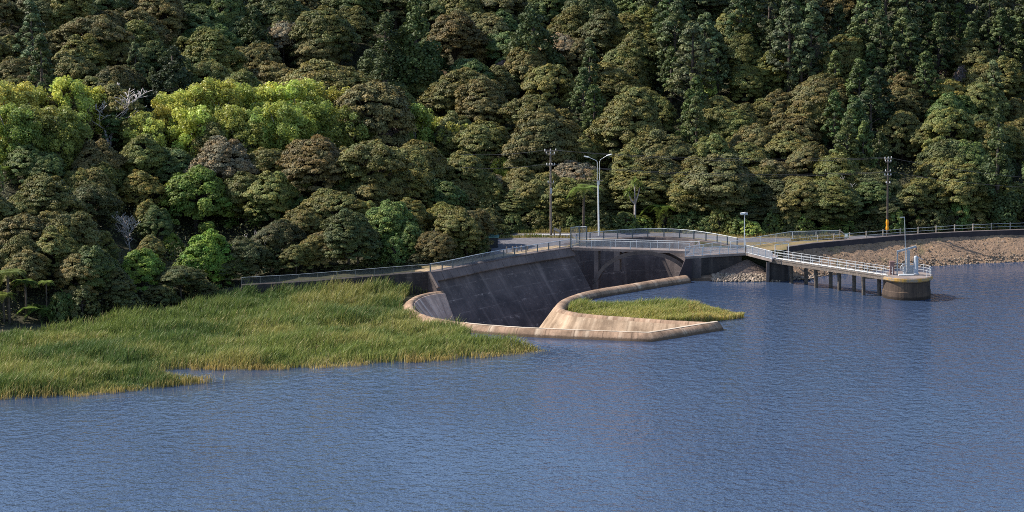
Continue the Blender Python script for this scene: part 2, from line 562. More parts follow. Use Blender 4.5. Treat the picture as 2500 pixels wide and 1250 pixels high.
chan_poly = [(p.x, p.y) for p in weir_path] + [(p.x, p.y) for p in reversed(penin_path)]
chan_poly += [(abut_l.x + .3, abut_l.y + .5), P2(1690, 606, Z_T), P2(1720, 591, Z_T)]
chan_poly += [(p.x, p.y + .4) for p in reversed(far_top[:5])]
chan_poly += [(wall_top[-1].x - .3, wall_top[-1].y + 3)] + [(p.x - .6, p.y + .5) for p in reversed(wall_top)]

shore = [P2(x, y, .5) for x, y in ((-900, 850), (-300, 826), (0, 806), (130, 796), (250, 780), (420, 752), (540, 722))]
ret_line = [P(590, 697, 2.2), P(720, 690, 2.4), P(850, 680, 2.7), P(960, 671, 3.1), P(1052, 664, 3.4)]
land = shore + [(p.x, p.y + .35) for p in ret_line]
land += [(p.x - .75, p.y + .7) for p in wall_top]
land += [(wall_top[-1].x - .6, wall_top[-1].y + 3.5)] + [(p.x, p.y + .9) for p in far_top[:5]]
land += [P2(1712, 592, Z_T), P2(1695, 606, Z_T), (abut_l.x + 1.2, abut_l.y + 1.0), (plat[1].x, plat[1].y + 1), (plat[2].x, plat[2].y + 1.2)]
land += [(plat[2].x + 3, dam_line[0].y + .6)] + [(p.x, p.y + .6) for p in dam_line]
land += [(260, 440), (260, 780), (-260, 780), (-260, 330)]
foot = [(-260, 338)] + [(x + .3, y + 2.0) for x, y in shore[1:]] + [(-36, 385), (-25, 387), (-13, 387), (-6.2, 395.5), (-3.6, 403), (-3.2, 418), (-1, 425), (8, 427), (24, 427), (36, 422), (46, 421), (60, 423), (76, 427), (260, 436)]
hill_poly = foot + [(260, 900), (-260, 900)]

def ground_z(X, Y):
    X = np.asarray(X, float); Y = np.asarray(Y, float)
    inl = inside(X, Y, land)
    base = np.interp(X, [-260, -47, -37, -33, -24, -11, 300], [.6, .6, 1.6, 2.2, 2.7, 3.35, 3.38])
    dh = np.where(inside(X, Y, hill_poly), seg_dist(X, Y, foot), 0)
    d2 = np.minimum(dh, 150)
    h = 0.34 * d2 - 0.34 * 3 * (1 - np.exp(-d2 / 3))
    h = h + np.clip(dh / 25, 0, 1) * 1.3 * field(X, Y, 16)
    zl = base + h
    dl = seg_dist(X, Y, land[:len(shore) + len(ret_line)])
    zo = np.where(X < -6, np.maximum(-6, 0.42 - 0.035 * dl), -9.0)
    zo = np.where(inside(X, Y, chan_poly), -9.0, zo)
    return np.where(inl, zl, zo)
def gz(x, y):
    return float(ground_z(np.array([x]), np.array([y]))[0])

# ------------------------------------------------------------------ the setting
def axis(parts):
    out = []
    for a, b, st in parts:
        out += list(np.arange(a, b, st))
    return np.array(out + [parts[-1][1]])
def grid_mesh(name, xs, ys, zf, mat, drop=None, smooth=True):
    X, Y = np.meshgrid(xs, ys, indexing='ij')
    Z = zf(X, Y)
    nx, ny = X.shape
    idx = np.arange(nx * ny).reshape(nx, ny)
    a, b, c, d = idx[:-1, :-1], idx[1:, :-1], idx[1:, 1:], idx[:-1, 1:]
    f = np.stack([a, b, c, d], -1).reshape(-1, 4)
    if drop is not None:
        cx = (X[:-1, :-1] + X[1:, 1:]) / 2; cy = (Y[:-1, :-1] + Y[1:, 1:]) / 2
        f = f[~drop(cx, cy).ravel()]
    me = np_mesh(name, np.stack([X, Y, Z], -1).reshape(-1, 3), f.ravel(), 4, mat, smooth=smooth)
    o = bpy.data.objects.new(name, me)
    link(o)
    return o
def gz_mesh(X, Y):
    return ground_z(X, Y)
ter = grid_mesh('hillside', axis([(-250, -110, 6), (-110, -16, 1.6), (-16, 36, .7), (36, 110, 1.6), (110, 250, 6)]),
                axis([(290, 345, 3), (345, 440, .7), (440, 560, 3), (560, 760, 12)]), gz_mesh, 'hill_ground', smooth=False)
tag(ter, kind='structure')

wat = grid_mesh('lake_water', axis([(-700, -110, 60), (-110, -18, 3), (-18, 36, .45), (36, 110, 3), (110, 700, 60)]),
                axis([(-100, 300, 40), (300, 344, 4), (344, 415, .45), (415, 460, 6)]), lambda X, Y: X * 0.0, 'lake_water',
                drop=lambda X, Y: inside(X, Y, chan_poly))
tag(wat, kind='structure')
_co = np.zeros(len(wat.data.vertices) * 3, np.float32); wat.data.vertices.foreach_get('co', _co); _co = _co.reshape(-1, 3)
_sh = [P2(x, y, 0) for x, y in ((-700, 1020), (0, 978), (400, 952), (700, 905), (1100, 881), (1345, 856))]
_d1 = seg_dist(_co[:, 0], _co[:, 1], _sh)
_sh2 = [P2(x, y, 0) for x, y in ((1700, 676), (1880, 688), (1990, 676), (2273, 650), (2500, 639), (3000, 631))]
_d2 = seg_dist(_co[:, 0], _co[:, 1], _sh2)
_r = np.minimum(.10 + .90 * np.clip(_d1 / 24, 0, 1) ** .8, .10 + .90 * np.clip(_d2 / 30, 0, 1) ** .8)
_at = wat.data.attributes.new('ripple', 'FLOAT', 'POINT'); _at.data.foreach_set('value', _r.astype(np.float32))

fl = MB()
fl.prism([P2(900, 860, 0), P2(1800, 860, 0), (45, 425), (-20, 425)], -8.4, -8.0)
o = fl.build('channel_floor', 'stained_concrete'); tag(o, kind='structure')

def sheet(name, pts, mat, z, kind='structure'):
    m = MB()
    m.prism([(p[0], p[1]) for p in pts], z - 0.25, z)
    o = m.build(name, mat)
    return tag(o, kind=kind)
# terrace behind the channel: dry grass, sand strip, car park, road
tz = 3.42
sheet('dry_grass', [(p.x - .7, p.y + .7) for p in wall_top[1:]] + [P2(1420, 592, Z_T)] + [(p.x, p.y + .7) for p in far_top[1:]]
      + [P2(1880, 610, Z_T), P2(1960, 606, Z_T)] + [(p.x, p.y + .5) for p in dam_line[1:]] + [(180, 432), (76, 427), (60, 423), (46, 421), (36, 422), (24, 427), (8, 427), (0, 425.5), (-5, 419), (-10, 404), (-14, 390)], 'dry_grass', tz)
cp = [P2(x, y, Z_T) for x, y in ((1192, 634), (1200, 606), (1204, 583), (1260, 580), (1330, 579), (1398, 580), (1416, 590))]
cp += [(p.x - 1.2, p.y + 1.1) for p in reversed(wall_top[3:])]
sheet('car_park', cp, 'asphalt', tz + .006)
sheet('sand_path', [(p.x - .62, p.y + .58) for p in wall_top] + [(p.x - 2.3, p.y + 2.1) for p in reversed(wall_top)], 'sand_path', tz + .012)
sheet('road', [P2(x, y, Z_T) for x, y in ((1195, 575.5), (1300, 574), (1400, 577.5), (1460, 580), (1530, 578), (1600, 575), (1700, 579), (1800, 591), (1930, 588), (2060, 583), (2300, 570), (2600, 561),
      (2600, 558), (2300, 566), (2060, 577), (1930, 580), (1800, 580), (1700, 569), (1600, 567), (1400, 568), (1195, 569.5))], 'asphalt', tz + .006)
sheet('road_marking', [P2(x, y, Z_T) for x, y in ((1285, 571.6), (1395, 571.6), (1395, 571.0), (1285, 571.0))], 'road_paint', tz + .011)

# ------------------------------------------------------------------ spillway
def origin_of(pts, z=0.0):
    c = sum((Vector(p) for p in pts), Vector()) / len(pts)
    return Vector((c.x, c.y, z))
weir_prof = [(8.2, -9), (3.35, -4.2), (0.35, -.25), (0.12, -.02), (-0.20, 0.04), (-0.62, -.08), (-1.05, -.38), (-1.38, -.80), (-1.55, -1.4), (-1.6, -4)]
rd = lambda prof: [(-o, z) for o, z in prof][::-1]
# the path runs left end -> front -> tip: the channel is on its left-hand side
w = thing('weir_wall', origin_of(weir_path), 'long rounded concrete weir lip curving along the lake, running to a sharp tip', 'weir wall')
m = MB(); sweep(m, weir_path, weir_prof, jitter=.035); m.build('lip', 'weir_concrete', w, smooth=True)
m = MB()
left_in = weir_path[0:25]
sweep(m, left_in, [(8.24, -8.9), (3.42, -4.17), (0.42, -.22), (0.34, -.2), (3.3, -4.3)], caps=True); m.build('inner_slab', 'slab_concrete', w)
m = MB()
for i in range(50, len(weir_path) - 1):
    pass
sweep(m, weir_path[56:], [(0.30, -.10), (0.14, .045), (-0.18, .085), (-0.34, .045)], jitter=.02); m.build('pale_edge', 'pale_concrete', w)  # paler strip laid along the crest of the front lip

pw = thing('dividing_wall', origin_of(penin_path), 'pale tongue-shaped concrete wall between spillway channel and reed pool', 'dividing wall')
m = MB(); sweep(m, penin_path, [(-9.0, -12), (-0.62, -.35), (-0.42, -.10), (-0.1, 0.02), (0.35, -.06), (0.75, -.32), (0.98, -.72), (1.05, -1.3), (1.05, -4)][::-1], jitter=.03)
m.build('lip', 'weir_concrete', pw, smooth=True)
m = MB(); sweep(m, penin_path[44:], [(-8.97, -11.9), (-0.68, -.38), (-0.60, -.36), (-8.9, -12.2)][::-1]); m.build('streaked_slope', 'slope_concrete', pw)

cw = thing('channel_wall', origin_of(wall_top), 'dark stained concrete wall battered down into the spillway channel, under the curved fence', 'channel wall')
m = MB()
sweep(m, wall_top, [(1.3, -.06), (-0.25, -.06), (-0.25, -1.2), (-0.62, -1.62), (-7.6, -10.6), (-3, -11.5), (1.3, -11.5)]); m.build('battered_face', 'old_concrete', cw)
cpth = catmull(wall_top, 4)
# coping: row of blocks, pattern kept in one part
m = MB()
L = 0; cur = []
lens = [0]
for a, b in zip(cpth[:-1], cpth[1:]): lens.append(lens[-1] + (b - a).length)
def at_len(path, lens, s):
    for i in range(len(path) - 1):
        if lens[i + 1] >= s:
            t = (s - lens[i]) / max(1e-6, lens[i + 1] - lens[i])
            return path[i].lerp(path[i + 1], t)
    return path[-1]
s = 0.0
while s < lens[-1] - .3:
    e = min(s + 1.75, lens[-1])
    sweep(m, [at_len(cpth, lens, s + .03), at_len(cpth, lens, (s + e) / 2), at_len(cpth, lens, e - .03)],
          [(0.5, 0), (-0.15, 0), (-0.85, -1.12 + random.uniform(-.03, .03)), (-0.80, -1.24), (0.2, -1.2)][::1])
    s = e
m.build('coping', 'coping_concrete', cw)
m = MB(); a = wall_top[0]; m.beam(a + Vector((0, -.1, -.1)), a + Vector((1.1, -1.1, -2.0)), .45, .4); m.build('end_rib', 'coping_concrete', cw)

rw = MB(); sweep(rw, ret_line, [(0.9, .06), (-0.15, .06), (-0.15, -.2), (-0.3, -4.5), (0.9, -4.5)])
o = rw.build('retaining_wall', 'stone_wall', origin=origin_of(ret_line)); tag(o, 'low dark retaining wall holding the path behind the reeds', 'retaining wall')

fw = MB(); fpath = catmull(far_top, 3)
sweep(fw, [Vector((wall_top[-1].x - .5, wall_top[-1].y + 2.5, Z_T))] + fpath, [(1.2, -.04), (0, -.04), (-3.4, -11.5), (1.2, -11.5)])
o = fw.build('chute_wall', 'old_concrete', origin=origin_of(far_top)); tag(o, 'grey patched concrete wall seen behind the arch of the footbridge', 'chute wall')

# ------------------------------------------------------------------ railings
def lerp_path(path, n):
    lens = [0]
    for a, b in zip(path[:-1], path[1:]): lens.append(lens[-1] + (b - a).length)
    return [at_len(path, lens, lens[-1] * i / n) for i in range(n + 1)], lens[-1]
def ribbon(m, path, z0, z1):
    L = 0
    vs, uvs, fs = [], [], []
    for i, p in enumerate(path):
        if i: L += (p - path[i - 1]).length
        vs += [p + Vector((0, 0, z0)), p + Vector((0, 0, z1))]
        uvs += [(L, 0), (L, z1 - z0)]
    fs = [(2 * i, 2 * i + 2, 2 * i + 3, 2 * i + 1) for i in range(len(path) - 1)]
    m.add(vs, fs, uvs)
def railing(t, path, n, h=1.1, post_r=.06, post_mat='dark_post', rails=(1.0,), rail_r=.04, rail_mat='galvanised', mesh=None, bars=None, square=True, skip_ends=False):
    """posts, rails and infill as parts of the thing (or part) t"""
    path = [Vector(p) for p in path]
    pts, L = lerp_path(path, n)
    for i, p in enumerate(pts):
        if skip_ends and i in (0, n): continue
        m = MB()
        if square: m.box(p + Vector((0, 0, h / 2 - .02)), (post_r * 2, post_r * 2, h))
        else:
            m.tube([p + Vector((0, 0, -.03)), p + Vector((0, 0, h))], post_r, 8)
        m.build('post', post_mat, t)
    for f in rails:
        m = MB(); m.tube([p + Vector((0, 0, h * f)) for p in path], rail_r, 6); m.build('rail', rail_mat, t)
    if mesh:
        m = MB(); ribbon(m, path, .05, h * mesh); m.build('mesh_panel', 'chain_link', t)
    if bars:
        m = MB()
        k = int(L / bars)
        bp, _ = lerp_path(path, k)
        for p in bp:
            m.box(p + Vector((0, 0, h * .5)), (.025, .025, h * .92))
        m.build('balusters', 'galvanised', t)

pf_path = [p + Vector((0, .1, .06)) for p in ret_line]
t = thing('mesh_fence', pf_path[0], 'low mesh fence on the retaining wall, in front of the dark trees', 'fence', 'mesh fences of the dam')
railing(t, pf_path, 10, 1.05, .028, 'dark_post', (1.0,), .024, 'galvanised', None, square=False)
m = MB(); ribbon(m, pf_path, .05, 1.0); m.build('mesh_panel', 'thin_mesh', t)
wf_path = [p + Vector((-.1, .1, 0)) for p in catmull(wall_top, 4)]
t = thing('mesh_fence', wf_path[0], 'curved mesh fence climbing along the coping of the channel wall', 'fence', 'mesh fences of the dam')
railing(t, wf_path, 13, 1.15, .085, 'dark_post', (1.0,), .045, 'galvanised', .97)
ff_path = [p + Vector((0, .5, 0)) for p in catmull(far_top, 4)]
t = thing('mesh_fence', ff_path[0], 'arching mesh fence with dark posts on the far side of the footbridge', 'fence', 'mesh fences of the dam')
railing(t, ff_path, 12, 1.25, .085, 'dark_post', (1.0,), .045, 'galvanised', .97)
rf_path = [P(1783, 611, Z_T), P(1860, 597, Z_T), P(1928, 586, Z_T), P(1990, 584, Z_T), P(2050, 582.5, Z_T)]
t = thing('mesh_fence', rf_path[0], 'long mesh fence along the road verge, ending at the timber strut', 'fence', 'mesh fences of the dam')
railing(t, rf_path, 6, 1.25, .05, 'galvanised', (1.0, .06), .04, 'galvanised', .97, square=False)
m = MB(); m.beam(rf_path[-1] + Vector((.05, 0, 1.2)), rf_path[-1] + Vector((1.0, -.1, .45)), .14, .14)
m.build('strut', 'weathered_plank', t)
m = MB(); m.beam(rf_path[-1] + Vector((.0, 0, 0)), rf_path[-1] + Vector((.0, 0, 1.35)), .16, .16)
m.build('end_post', 'weathered_plank', t)

# tall gate between bridge and wall
g0 = P(1393.5, 604, Z_T); g1 = P(1415, 601, Z_T); g2 = P(1432, 602, Z_T)
t = thing('access_gate', g0, 'tall mesh access gate at the near end of the footbridge', 'gate')
for p in (g0, g1, g2):
    m = MB(); m.box(p + Vector((0, 0, 1.5)), (.17, .17, 3.0)); m.build('post', 'dark_post', t)
m = MB(); ribbon(m, [g0, g1, g2], .1, 2.95); m.build('mesh_panel', 'chain_link', t)
m = MB(); m.tube([g0 + Vector((0, 0, 2.95)), g1 + Vector((0, 0, 2.95)), g2 + Vector((0, 0, 2.95))], .035); m.build('rail', 'galvanised', t)
m = MB(); m.box(g0.lerp(g1, .6) + Vector((0, -.08, 1.45)), (.22, .08, .3)); m.build('lock_box', 'machine_grey', t)

# ------------------------------------------------------------------ footbridge
b0 = P(1396, 604.5, Z_T); b1 = P(1690, 613, Z_T)
bd = (b1 - b0); bd.z = 0; bl = bd.length; bd.normalize(); bn = Vector((-bd.y, bd.x, 0))
t = thing('footbridge', (b0 + b1) / 2 - Vector((0, 0, 3.5)), 'grey footbridge on slim concrete arch ribs across the spillway channel', 'footbridge')
m = MB(); m.beam(b0 + bn * 1.0 - Vector((0, 0, .19)), b1 + bn * 1.0 - Vector((0, 0, .19)), 2.2, .36); m.build('deck', 'deck_concrete', t)
ARC_C, ARC_W, ARC_TOP, ARC_R = 10.9, 7.6, Z_T - .42, 6.4
for off in (0.1, 1.9):
    m = MB()
    pts = []
    for k in range(25):
        a = math.pi * (0.02 + .90 * k / 24)
        x = ARC_C - ARC_W * math.cos(a)
        z = ARC_TOP - ARC_R * (1 - math.sin(a) ** .9)
        pts.append(b0 + bd * x + bn * off + Vector((0, 0, z - Z_T)))
    vs, fs, uvs = [], [], []
    for k, p in enumerate(pts):
        d = (pts[min(k + 1, len(pts) - 1)] - pts[max(k - 1, 0)]).normalized()
        up = bn.cross(d)
        if up.z < 0 and abs(up.z) > .2: up = -up
        for sw, su in ((-1, -1), (1, -1), (1, 1), (-1, 1)):
            vs.append(p + bn * sw * .24 + up * su * .27); uvs.append((k * .6, su * .3))
    for k in range(len(pts) - 1):
        for e in range(4):
            fs.append((k * 4 + e, k * 4 + (e + 1) % 4, k * 4 + 4 + (e + 1) % 4, k * 4 + 4 + e))
    m.add(vs, fs, uvs)
    m.build('arch_rib', 'rib_concrete', t)
for x, w_, bot, offs in ((3.65, .62, -3.2, (.12, 1.88)), (6.7, .85, .2, (.12, 1.88))):
    for off in offs:
        m = MB(); m.box(b0 + bd * x + bn * off + Vector((0, 0, (Z_T - .38 + bot) / 2 - Z_T)), (w_, .4, Z_T - .38 - bot), rz=math.atan2(bd.y, bd.x)); m.build('column', 'coping_concrete', t)
for off, nm in ((0.06, 0), (1.95, 1)):
    r = bpy.data.objects.new('railing', None); link(r, t); r.location = (0, 0, 0)
    pa = [b0 + bn * off, b1 + bn * off - (bd * 0.4 if nm == 0 else bd * -0.8)]
    railing(r, pa, 6, 1.12, .055, 'galvanised', (1.0,), .05, 'pale_rail', None, .13)

# right abutment: stone platform, its left wing catches the light
at = thing('abutment', origin_of(plat), 'dark stone abutment platform carrying walkway to the jetty', 'abutment')
back = [Vector((plat[3].x + 1.2, plat[3].y + 3.0, Z_T)), Vector((plat[3].x, dam_line[0].y + 1.5, Z_T)), P(1790, 606, Z_T), P(1715, 603, Z_T), P(1694, 606, Z_T)]
m = MB(); m.prism([(p.x, p.y) for p in plat + back], Z_T - .32, Z_T + .02); m.build('deck', 'deck_concrete', at)
m = MB()
face = [Vector((p.x, p.y, 0)) for p in (abut_l + Vector((.15, .25, 0)), plat[1] + Vector((0, .3, 0)), plat[2] + Vector((-.5, .3, 0)))]
inner = [Vector((plat[2].x - .5, plat[2].y + 4, 0)), P(1700, 606, Z_T)]
m.prism([(p.x, p.y) for p in face + inner], -3, Z_T - .322); m.build('stone_face', 'stone_wall', at)
m = MB()
sA, sB, sC, sD = Vector((abut_l.x + .2, abut_l.y + .6, 0)), P(1679, 611, Z_T), P(1690, 599, Z_T), P(1703, 588, Z_T)
m.prism([(p.x, p.y) for p in (sA, sB, sC, sD)] + [(p.x + 2.2, p.y) for p in (sD, sC, sB, sA)], -9, Z_T - .335); m.build('side_wall', 'old_concrete', at)
m = MB()
a = abut_l + Vector((.12, .2, -.33)); bb = Vector((abut_l.x + .5, abut_l.y + 4.2, Z_T - .33))
q = [a, bb, bb + Vector((-2.3, 0, -6)), a + Vector((-2.0, -.4, -5)), a + Vector((.9, -.06, 0)), a + Vector((.9, -.3, -5))]
m.add(q, [(0, 3, 2, 1), (0, 4, 5, 3)], [(0, 0), (7, 0), (7, 6), (0, 6), (.9, 0), (.9, 6)]); m.build('wing_slope', 'parapet_concrete', at)
r = bpy.data.objects.new('railing', None); link(r, at)
railing(r, [p + Vector((.05, .12, .02)) for p in plat[:3]], 7, 1.15, .05, 'galvanised', (1.0, .08), .04, 'galvanised', .95, .16)
r = bpy.data.objects.new('railing', None); link(r, at)
railing(r, [plat[2] + Vector((.05, .12, .02)), plat[3] + Vector((.05, .15, .02))], 4, 1.15, .05, 'galvanised', (1.0, .08), .045, 'pale_rail', .95, .13)
r = bpy.data.objects.new('railing', None); link(r, at)
railing(r, [P(1674, 626, Z_T) + Vector((0, 1.2, .02)), P(1760, 609, Z_T)], 4, 1.15, .05, 'galvanised', (1.0, .08), .04, 'galvanised', .95)

# ------------------------------------------------------------------ dam embankment
wl = [P(x, y, 0) for x, y in ((1880, 688), (1990, 676), (2130, 662), (2273, 650), (2390, 643), (2500, 639), (2750, 634), (3000, 631))]
def emb():
    n, mrow = 150, 26
    top, _ = lerp_path(dam_line, n)
    bot, _ = lerp_path(wl, n)
    V = np.zeros((n + 1, mrow + 1, 3))
    for i in range(n + 1):
        for j in range(mrow + 1):
            s = j / mrow * 1.35 - .04
            p = top[i].lerp(bot[i], s)
            V[i, j] = (p.x, p.y, 3.4 * (1 - s))
    X, Y = V[..., 0], V[..., 1]
    V[..., 2] += .04 * field(X, Y, .9) + .06 * RNG.normal(0, 1, X.shape)
    V[:, 0:2, 2] = np.minimum(V[:, 0:2, 2], 3.42)
    idx = np.arange((n + 1) * (mrow + 1)).reshape(n + 1, mrow + 1)
    f = np.stack([idx[:-1, :-1], idx[:-1, 1:], idx[1:, 1:], idx[1:, :-1]], -1).reshape(-1, 4)
    me = np_mesh('embankment', V.reshape(-1, 3), f.ravel(), 4, 'embankment_fill', smooth=False)
    o = bpy.data.objects.new('embankment', me); link(o); tag(o, kind='structure')
    return top, bot
etop, ebot = emb()
m = MB(); sweep(m, dam_line, [(0.35, .62), (-0.12, .62), (-0.14, -.4), (0.35, -.4)])
t = thing('parapet_wall', origin_of(dam_line[:6], 3.4), 'long low dark parapet along the crest of the dam embankment', 'parapet wall')
m.build('wall', 'parapet_concrete', t)
m = MB(); sweep(m, dam_line, [(0.40, .70), (-0.18, .70), (-0.18, .623), (0.40, .623)]); m.build('coping', 'coping_concrete', t)
cf = []
for x, y in ((1998, 588), (2037, 584.5), (2076, 581), (2117, 577.5), (2158, 574), (2200, 570.5), (2244, 567.5), (2288, 564.5), (2333, 561.5), (2378, 559.5), (2423, 557.5), (2469, 556), (2515, 554.5), (2561, 553)):
    cf.append(P(x, y, 4.0) + Vector((0, 1.0, -.55)))
t = thing('crest_railing', cf[0], 'post and wire railing along the dam crest, behind the parapet', 'railing')
for p in cf:
    m = MB(); m.tube([p, p + Vector((0, 0, 1.15))], .085, 8); m.tube([p + Vector((0, 0, 1.152)), p + Vector((0, 0, 1.24))], .11, 8); m.build('post', 'weathered_plank', t)
for h in (.62, 1.1):
    m = MB(); m.tube([P(1900, 597, 4.0) + Vector((0, 1, h - .55))] + [p + Vector((0, -.09, h)) for p in cf], .028); m.build('rail', 'galvanised', t)

# rubble on the embankment and the apron (beyond counting)
def stones(name, pts, sizes, mat):
    base = np.array([[1, 0, 0], [-1, 0, 0], [0, 1, 0], [0, -1, 0], [0, 0, 1], [0, 0, -1], [.6, .6, .55], [-.6, .6, .5], [.6, -.6, .5], [-.6, -.6, .55]], float)
    tri = []
    import bmesh
    bm = bmesh.new()
    for v in base: bm.verts.new(v)
    r = bmesh.ops.convex_hull(bm, input=bm.verts)
    bm.verts.ensure_lookup_table(); bm.verts.index_update()
    tri = np.array([[v.index for v in f.verts] for f in bm.faces])
    bv = np.array([v.co[:] for v in bm.verts])
    bm.free()
    n = len(pts)
    sc = np.asarray(sizes)[:, None, None] * RNG.uniform(.55, 1.3, (n, 1, 3))
    V = bv[None] * RNG.uniform(.7, 1.25, (n, len(bv), 1)) * sc
    a = RNG.uniform(0, 6.28, n)
    c, s = np.cos(a)[:, None], np.sin(a)[:, None]
    V = np.stack([V[..., 0] * c - V[..., 1] * s, V[..., 0] * s + V[..., 1] * c, V[..., 2]], -1)
    V += np.asarray(pts)[:, None, :]
    F = (tri[None] + (np.arange(n) * len(bv))[:, None, None]).reshape(-1)
    me = np_mesh(name, V.reshape(-1, 3), F, 3, mat)
    o = bpy.data.objects.new(name, me); link(o)
    return o
pts, sz = [], []
for k in range(5000):
    i = random.randrange(len(etop) - 1)
    s = random.uniform(.04, 1.02)
    if s < .62 and random.random() < .72: continue
    p = etop[i].lerp(ebot[i], s) + (etop[i + 1] - etop[i]) * random.random()
    pts.append((p.x, p.y, 3.4 * (1 - s) + .03)); sz.append(random.uniform(.05, .12) + (.16 * random.random() ** 2 if s > .75 else 0))
o = stones('embankment_rubble', pts, sz, 'rubble_rock'); tag(o, kind='stuff')

apex = P(1826, 634, 2.5); ml = P(1736, 676, .5); mr = P(1880, 674, .5)
def cone():
    n, rws = 30, 9
    vs, fs, uvs = [], [], []
    cx, cy = apex.x, apex.y + .2
    for j in range(rws + 1):
        for k in range(n + 1):
            a = math.pi * (1.0 + k / n)
            s = j / rws
            rx = (ml.x - cx) if k < n / 2 else (mr.x - cx)
            ex = abs(math.cos(a)) * abs(rx) * (1 if math.cos(a) > 0 else -1)
            ey = math.sin(a) * 2.6
            vs.append((cx + ex * s * 1.25 + random.uniform(-.06, .06), cy + ey * s * 1.2, 2.5 - 1.6 * s * 1.2 + random.uniform(-.05, .05)))
            uvs.append((k * .3, s * 5))
    for j in range(rws):
        for k in range(n):
            a = j * (n + 1) + k
            fs.append((a, a + n + 1, a + n + 2, a + 1))
    m = MB(); m.add(vs, fs, uvs)
    o = m.build('earth_mound', 'mound_earth', origin=(cx, cy, 0)); tag(o, 'dark conical earth mound under the walkway, above the pale rocks', 'earth mound')
cone()
pts, sz = [], []
for k in range(620):
    x = random.uniform(1738, 1906); y = random.uniform(669, 687.5)
    if y < 676 and x > 1880: continue
    zz = .75 - (y - 669) / 18 * .75
    p = P(x, y, max(zz, .05)); pts.append(tuple(p)); sz.append(random.uniform(.09, .30) ** 1)
for k in range(60):
    x = random.uniform(1925, 1990); y = random.uniform(668, 682)
    p = P(x, y, .2); pts.append(tuple(p)); sz.append(random.uniform(.15, .35))
o = stones('riprap_rocks', pts, sz, 'rock'); tag(o, kind='stuff')
# sloping apron between the dividing wall and the rocks
m = MB()
ap = [P(1672, 674, .5), P(1745, 670, .62), P(1762, 678, .4), P(1745, 689, -.12), P(1680, 688, -.12), P(1668, 681, .3)]
m.add(ap + [p + Vector((0, 0, -3)) for p in ap], [tuple(range(6))[::-1]] + [(i, (i + 1) % 6, 6 + (i + 1) % 6, 6 + i) for i in range(6)], [(p.x, p.y) for p in ap] * 2)
o = m.build('concrete_apron', 'weir_concrete', origin=origin_of(ap)); tag(o, 'tan sloping concrete apron between dividing wall end and rocks', 'apron')

# jetty block
m = MB()
ka = P(1872, 668, .8); kb = P(1926, 690, 0)
jb = [Vector((PY(1875, 660, 395.2).x, 395.2, 0)), Vector((PY(1924, 660, 395.4).x, 395.4, 0)), Vector((PY(1932, 660, 399).x, 399, 0)), Vector((PY(1878, 660, 399).x, 399, 0))]
t = thing('jetty_pier', origin_of(jb), 'dark concrete pier block where the jetty meets the abutment', 'pier')
m.prism([(p.x, p.y) for p in jb], -3, 2.75); m.build('block', 'stone_wall', t)
m = MB(); m.box(jb[0] + Vector((-.05, -.2, .2)), (.45, .38, 5.4)); m.build('buttress', 'coping_concrete', t)

# ------------------------------------------------------------------ intake tower and jetty
TC = P(2213, 724.5, 0)
TR = 3.27
t = thing('intake_tower', TC, 'round brown concrete intake tower standing in the lake', 'intake tower')
m = MB(); m.lathe(TC, [(TR + .06, -4), (TR + .06, 1.05), (TR - .03, 1.12), (TR - .03, 2.35), (TR + .04, 2.45)], 48); m.build('shaft', 'tower_concrete', t, smooth=False)
m = MB(); m.lathe(TC, [(TR + .05, 2.46), (TR + .26, 2.62), (TR + .30, 2.66), (TR + .30, 3.0), (TR + .24, 3.05)], 48); m.build('rim', 'lichen_rim', t)
m = MB(); m.lathe(TC, [(TR + .18, 3.03), (TR + .18, 3.09)], 48); m.build('top_slab', 'deck_concrete', t)
r = bpy.data.objects.new('railing', None); link(r, t)
arc = [TC + Vector((math.cos(a) * (TR + .05), math.sin(a) * (TR + .05), 3.09)) for a in np.linspace(-.75, 2.1, 14)]
railing(r, arc, 6, 1.1, .04, 'galvanised', (1.0, .66, .33), .026, 'pale_rail', square=False)
Z3 = Vector((0, 0, 3.09))
# machinery on the deck: each is a thing
c = TC + Vector((-2.05, .3, 0)) + Z3
k = thing('control_cabinet', c, 'faded red cabinet on the intake tower deck, beside the gantry', 'cabinet')
m = MB(); m.box(c + Vector((0, 0, .9)), (.62, .55, 1.75)); m.build('body', 'rust_red', k)
m = MB(); m.box(c + Vector((0, 0, 1.82)), (.72, .65, .09)); m.build('lid', 'rust_red', k)
c = TC + Vector((-.55, .2, 0)) + Z3
k = thing('lifting_gantry', c, 'grey lifting gantry with inclined beam on the intake tower', 'gantry')
pA = TC + Vector((-1.35, .1, 0)) + Z3; pB = TC + Vector((.15, .15, 0)) + Z3
m = MB(); m.box(pA + Vector((0, 0, 1.6)), (.17, .17, 3.2)); m.build('column', 'machine_grey', k)
m = MB(); m.box(pB + Vector((0, 0, 1.7)), (.42, .36, 3.4)); m.build('column', 'machine_grey', k)
m = MB(); m.beam(pA + Vector((-.1, 0, 3.22)), TC + Vector((1.25, .2, 0)) + Z3 + Vector((0, 0, 3.95)), .22, .26); m.build('beam', 'machine_grey', k)
e = TC + Vector((1.25, .2, 0)) + Z3
m = MB(); m.box(e + Vector((0, 0, 3.62)), (.2, .2, .45)); m.build('hoist', 'rust_red', k)
c = TC + Vector((-.45, -.55, 0)) + Z3
k = thing('valve_operator', c, 'spoked hand wheel on a pedestal in front of the gantry', 'hand wheel')
m = MB(); ring = [c + Vector((math.cos(a) * .52, 0, 1.05 + math.sin(a) * .52)) for a in np.linspace(0, 2 * math.pi, 21)]
m.tube(ring, .05, 6, cap=False)
for a in np.linspace(0, math.pi, 4)[:-1]:
    d = Vector((math.cos(a) * .5, 0, math.sin(a) * .5)); m.tube([c + Vector((0, 0, 1.05)) - d, c + Vector((0, 0, 1.05)) + d], .03, 5)
m.build('rim', 'machine_grey', k)
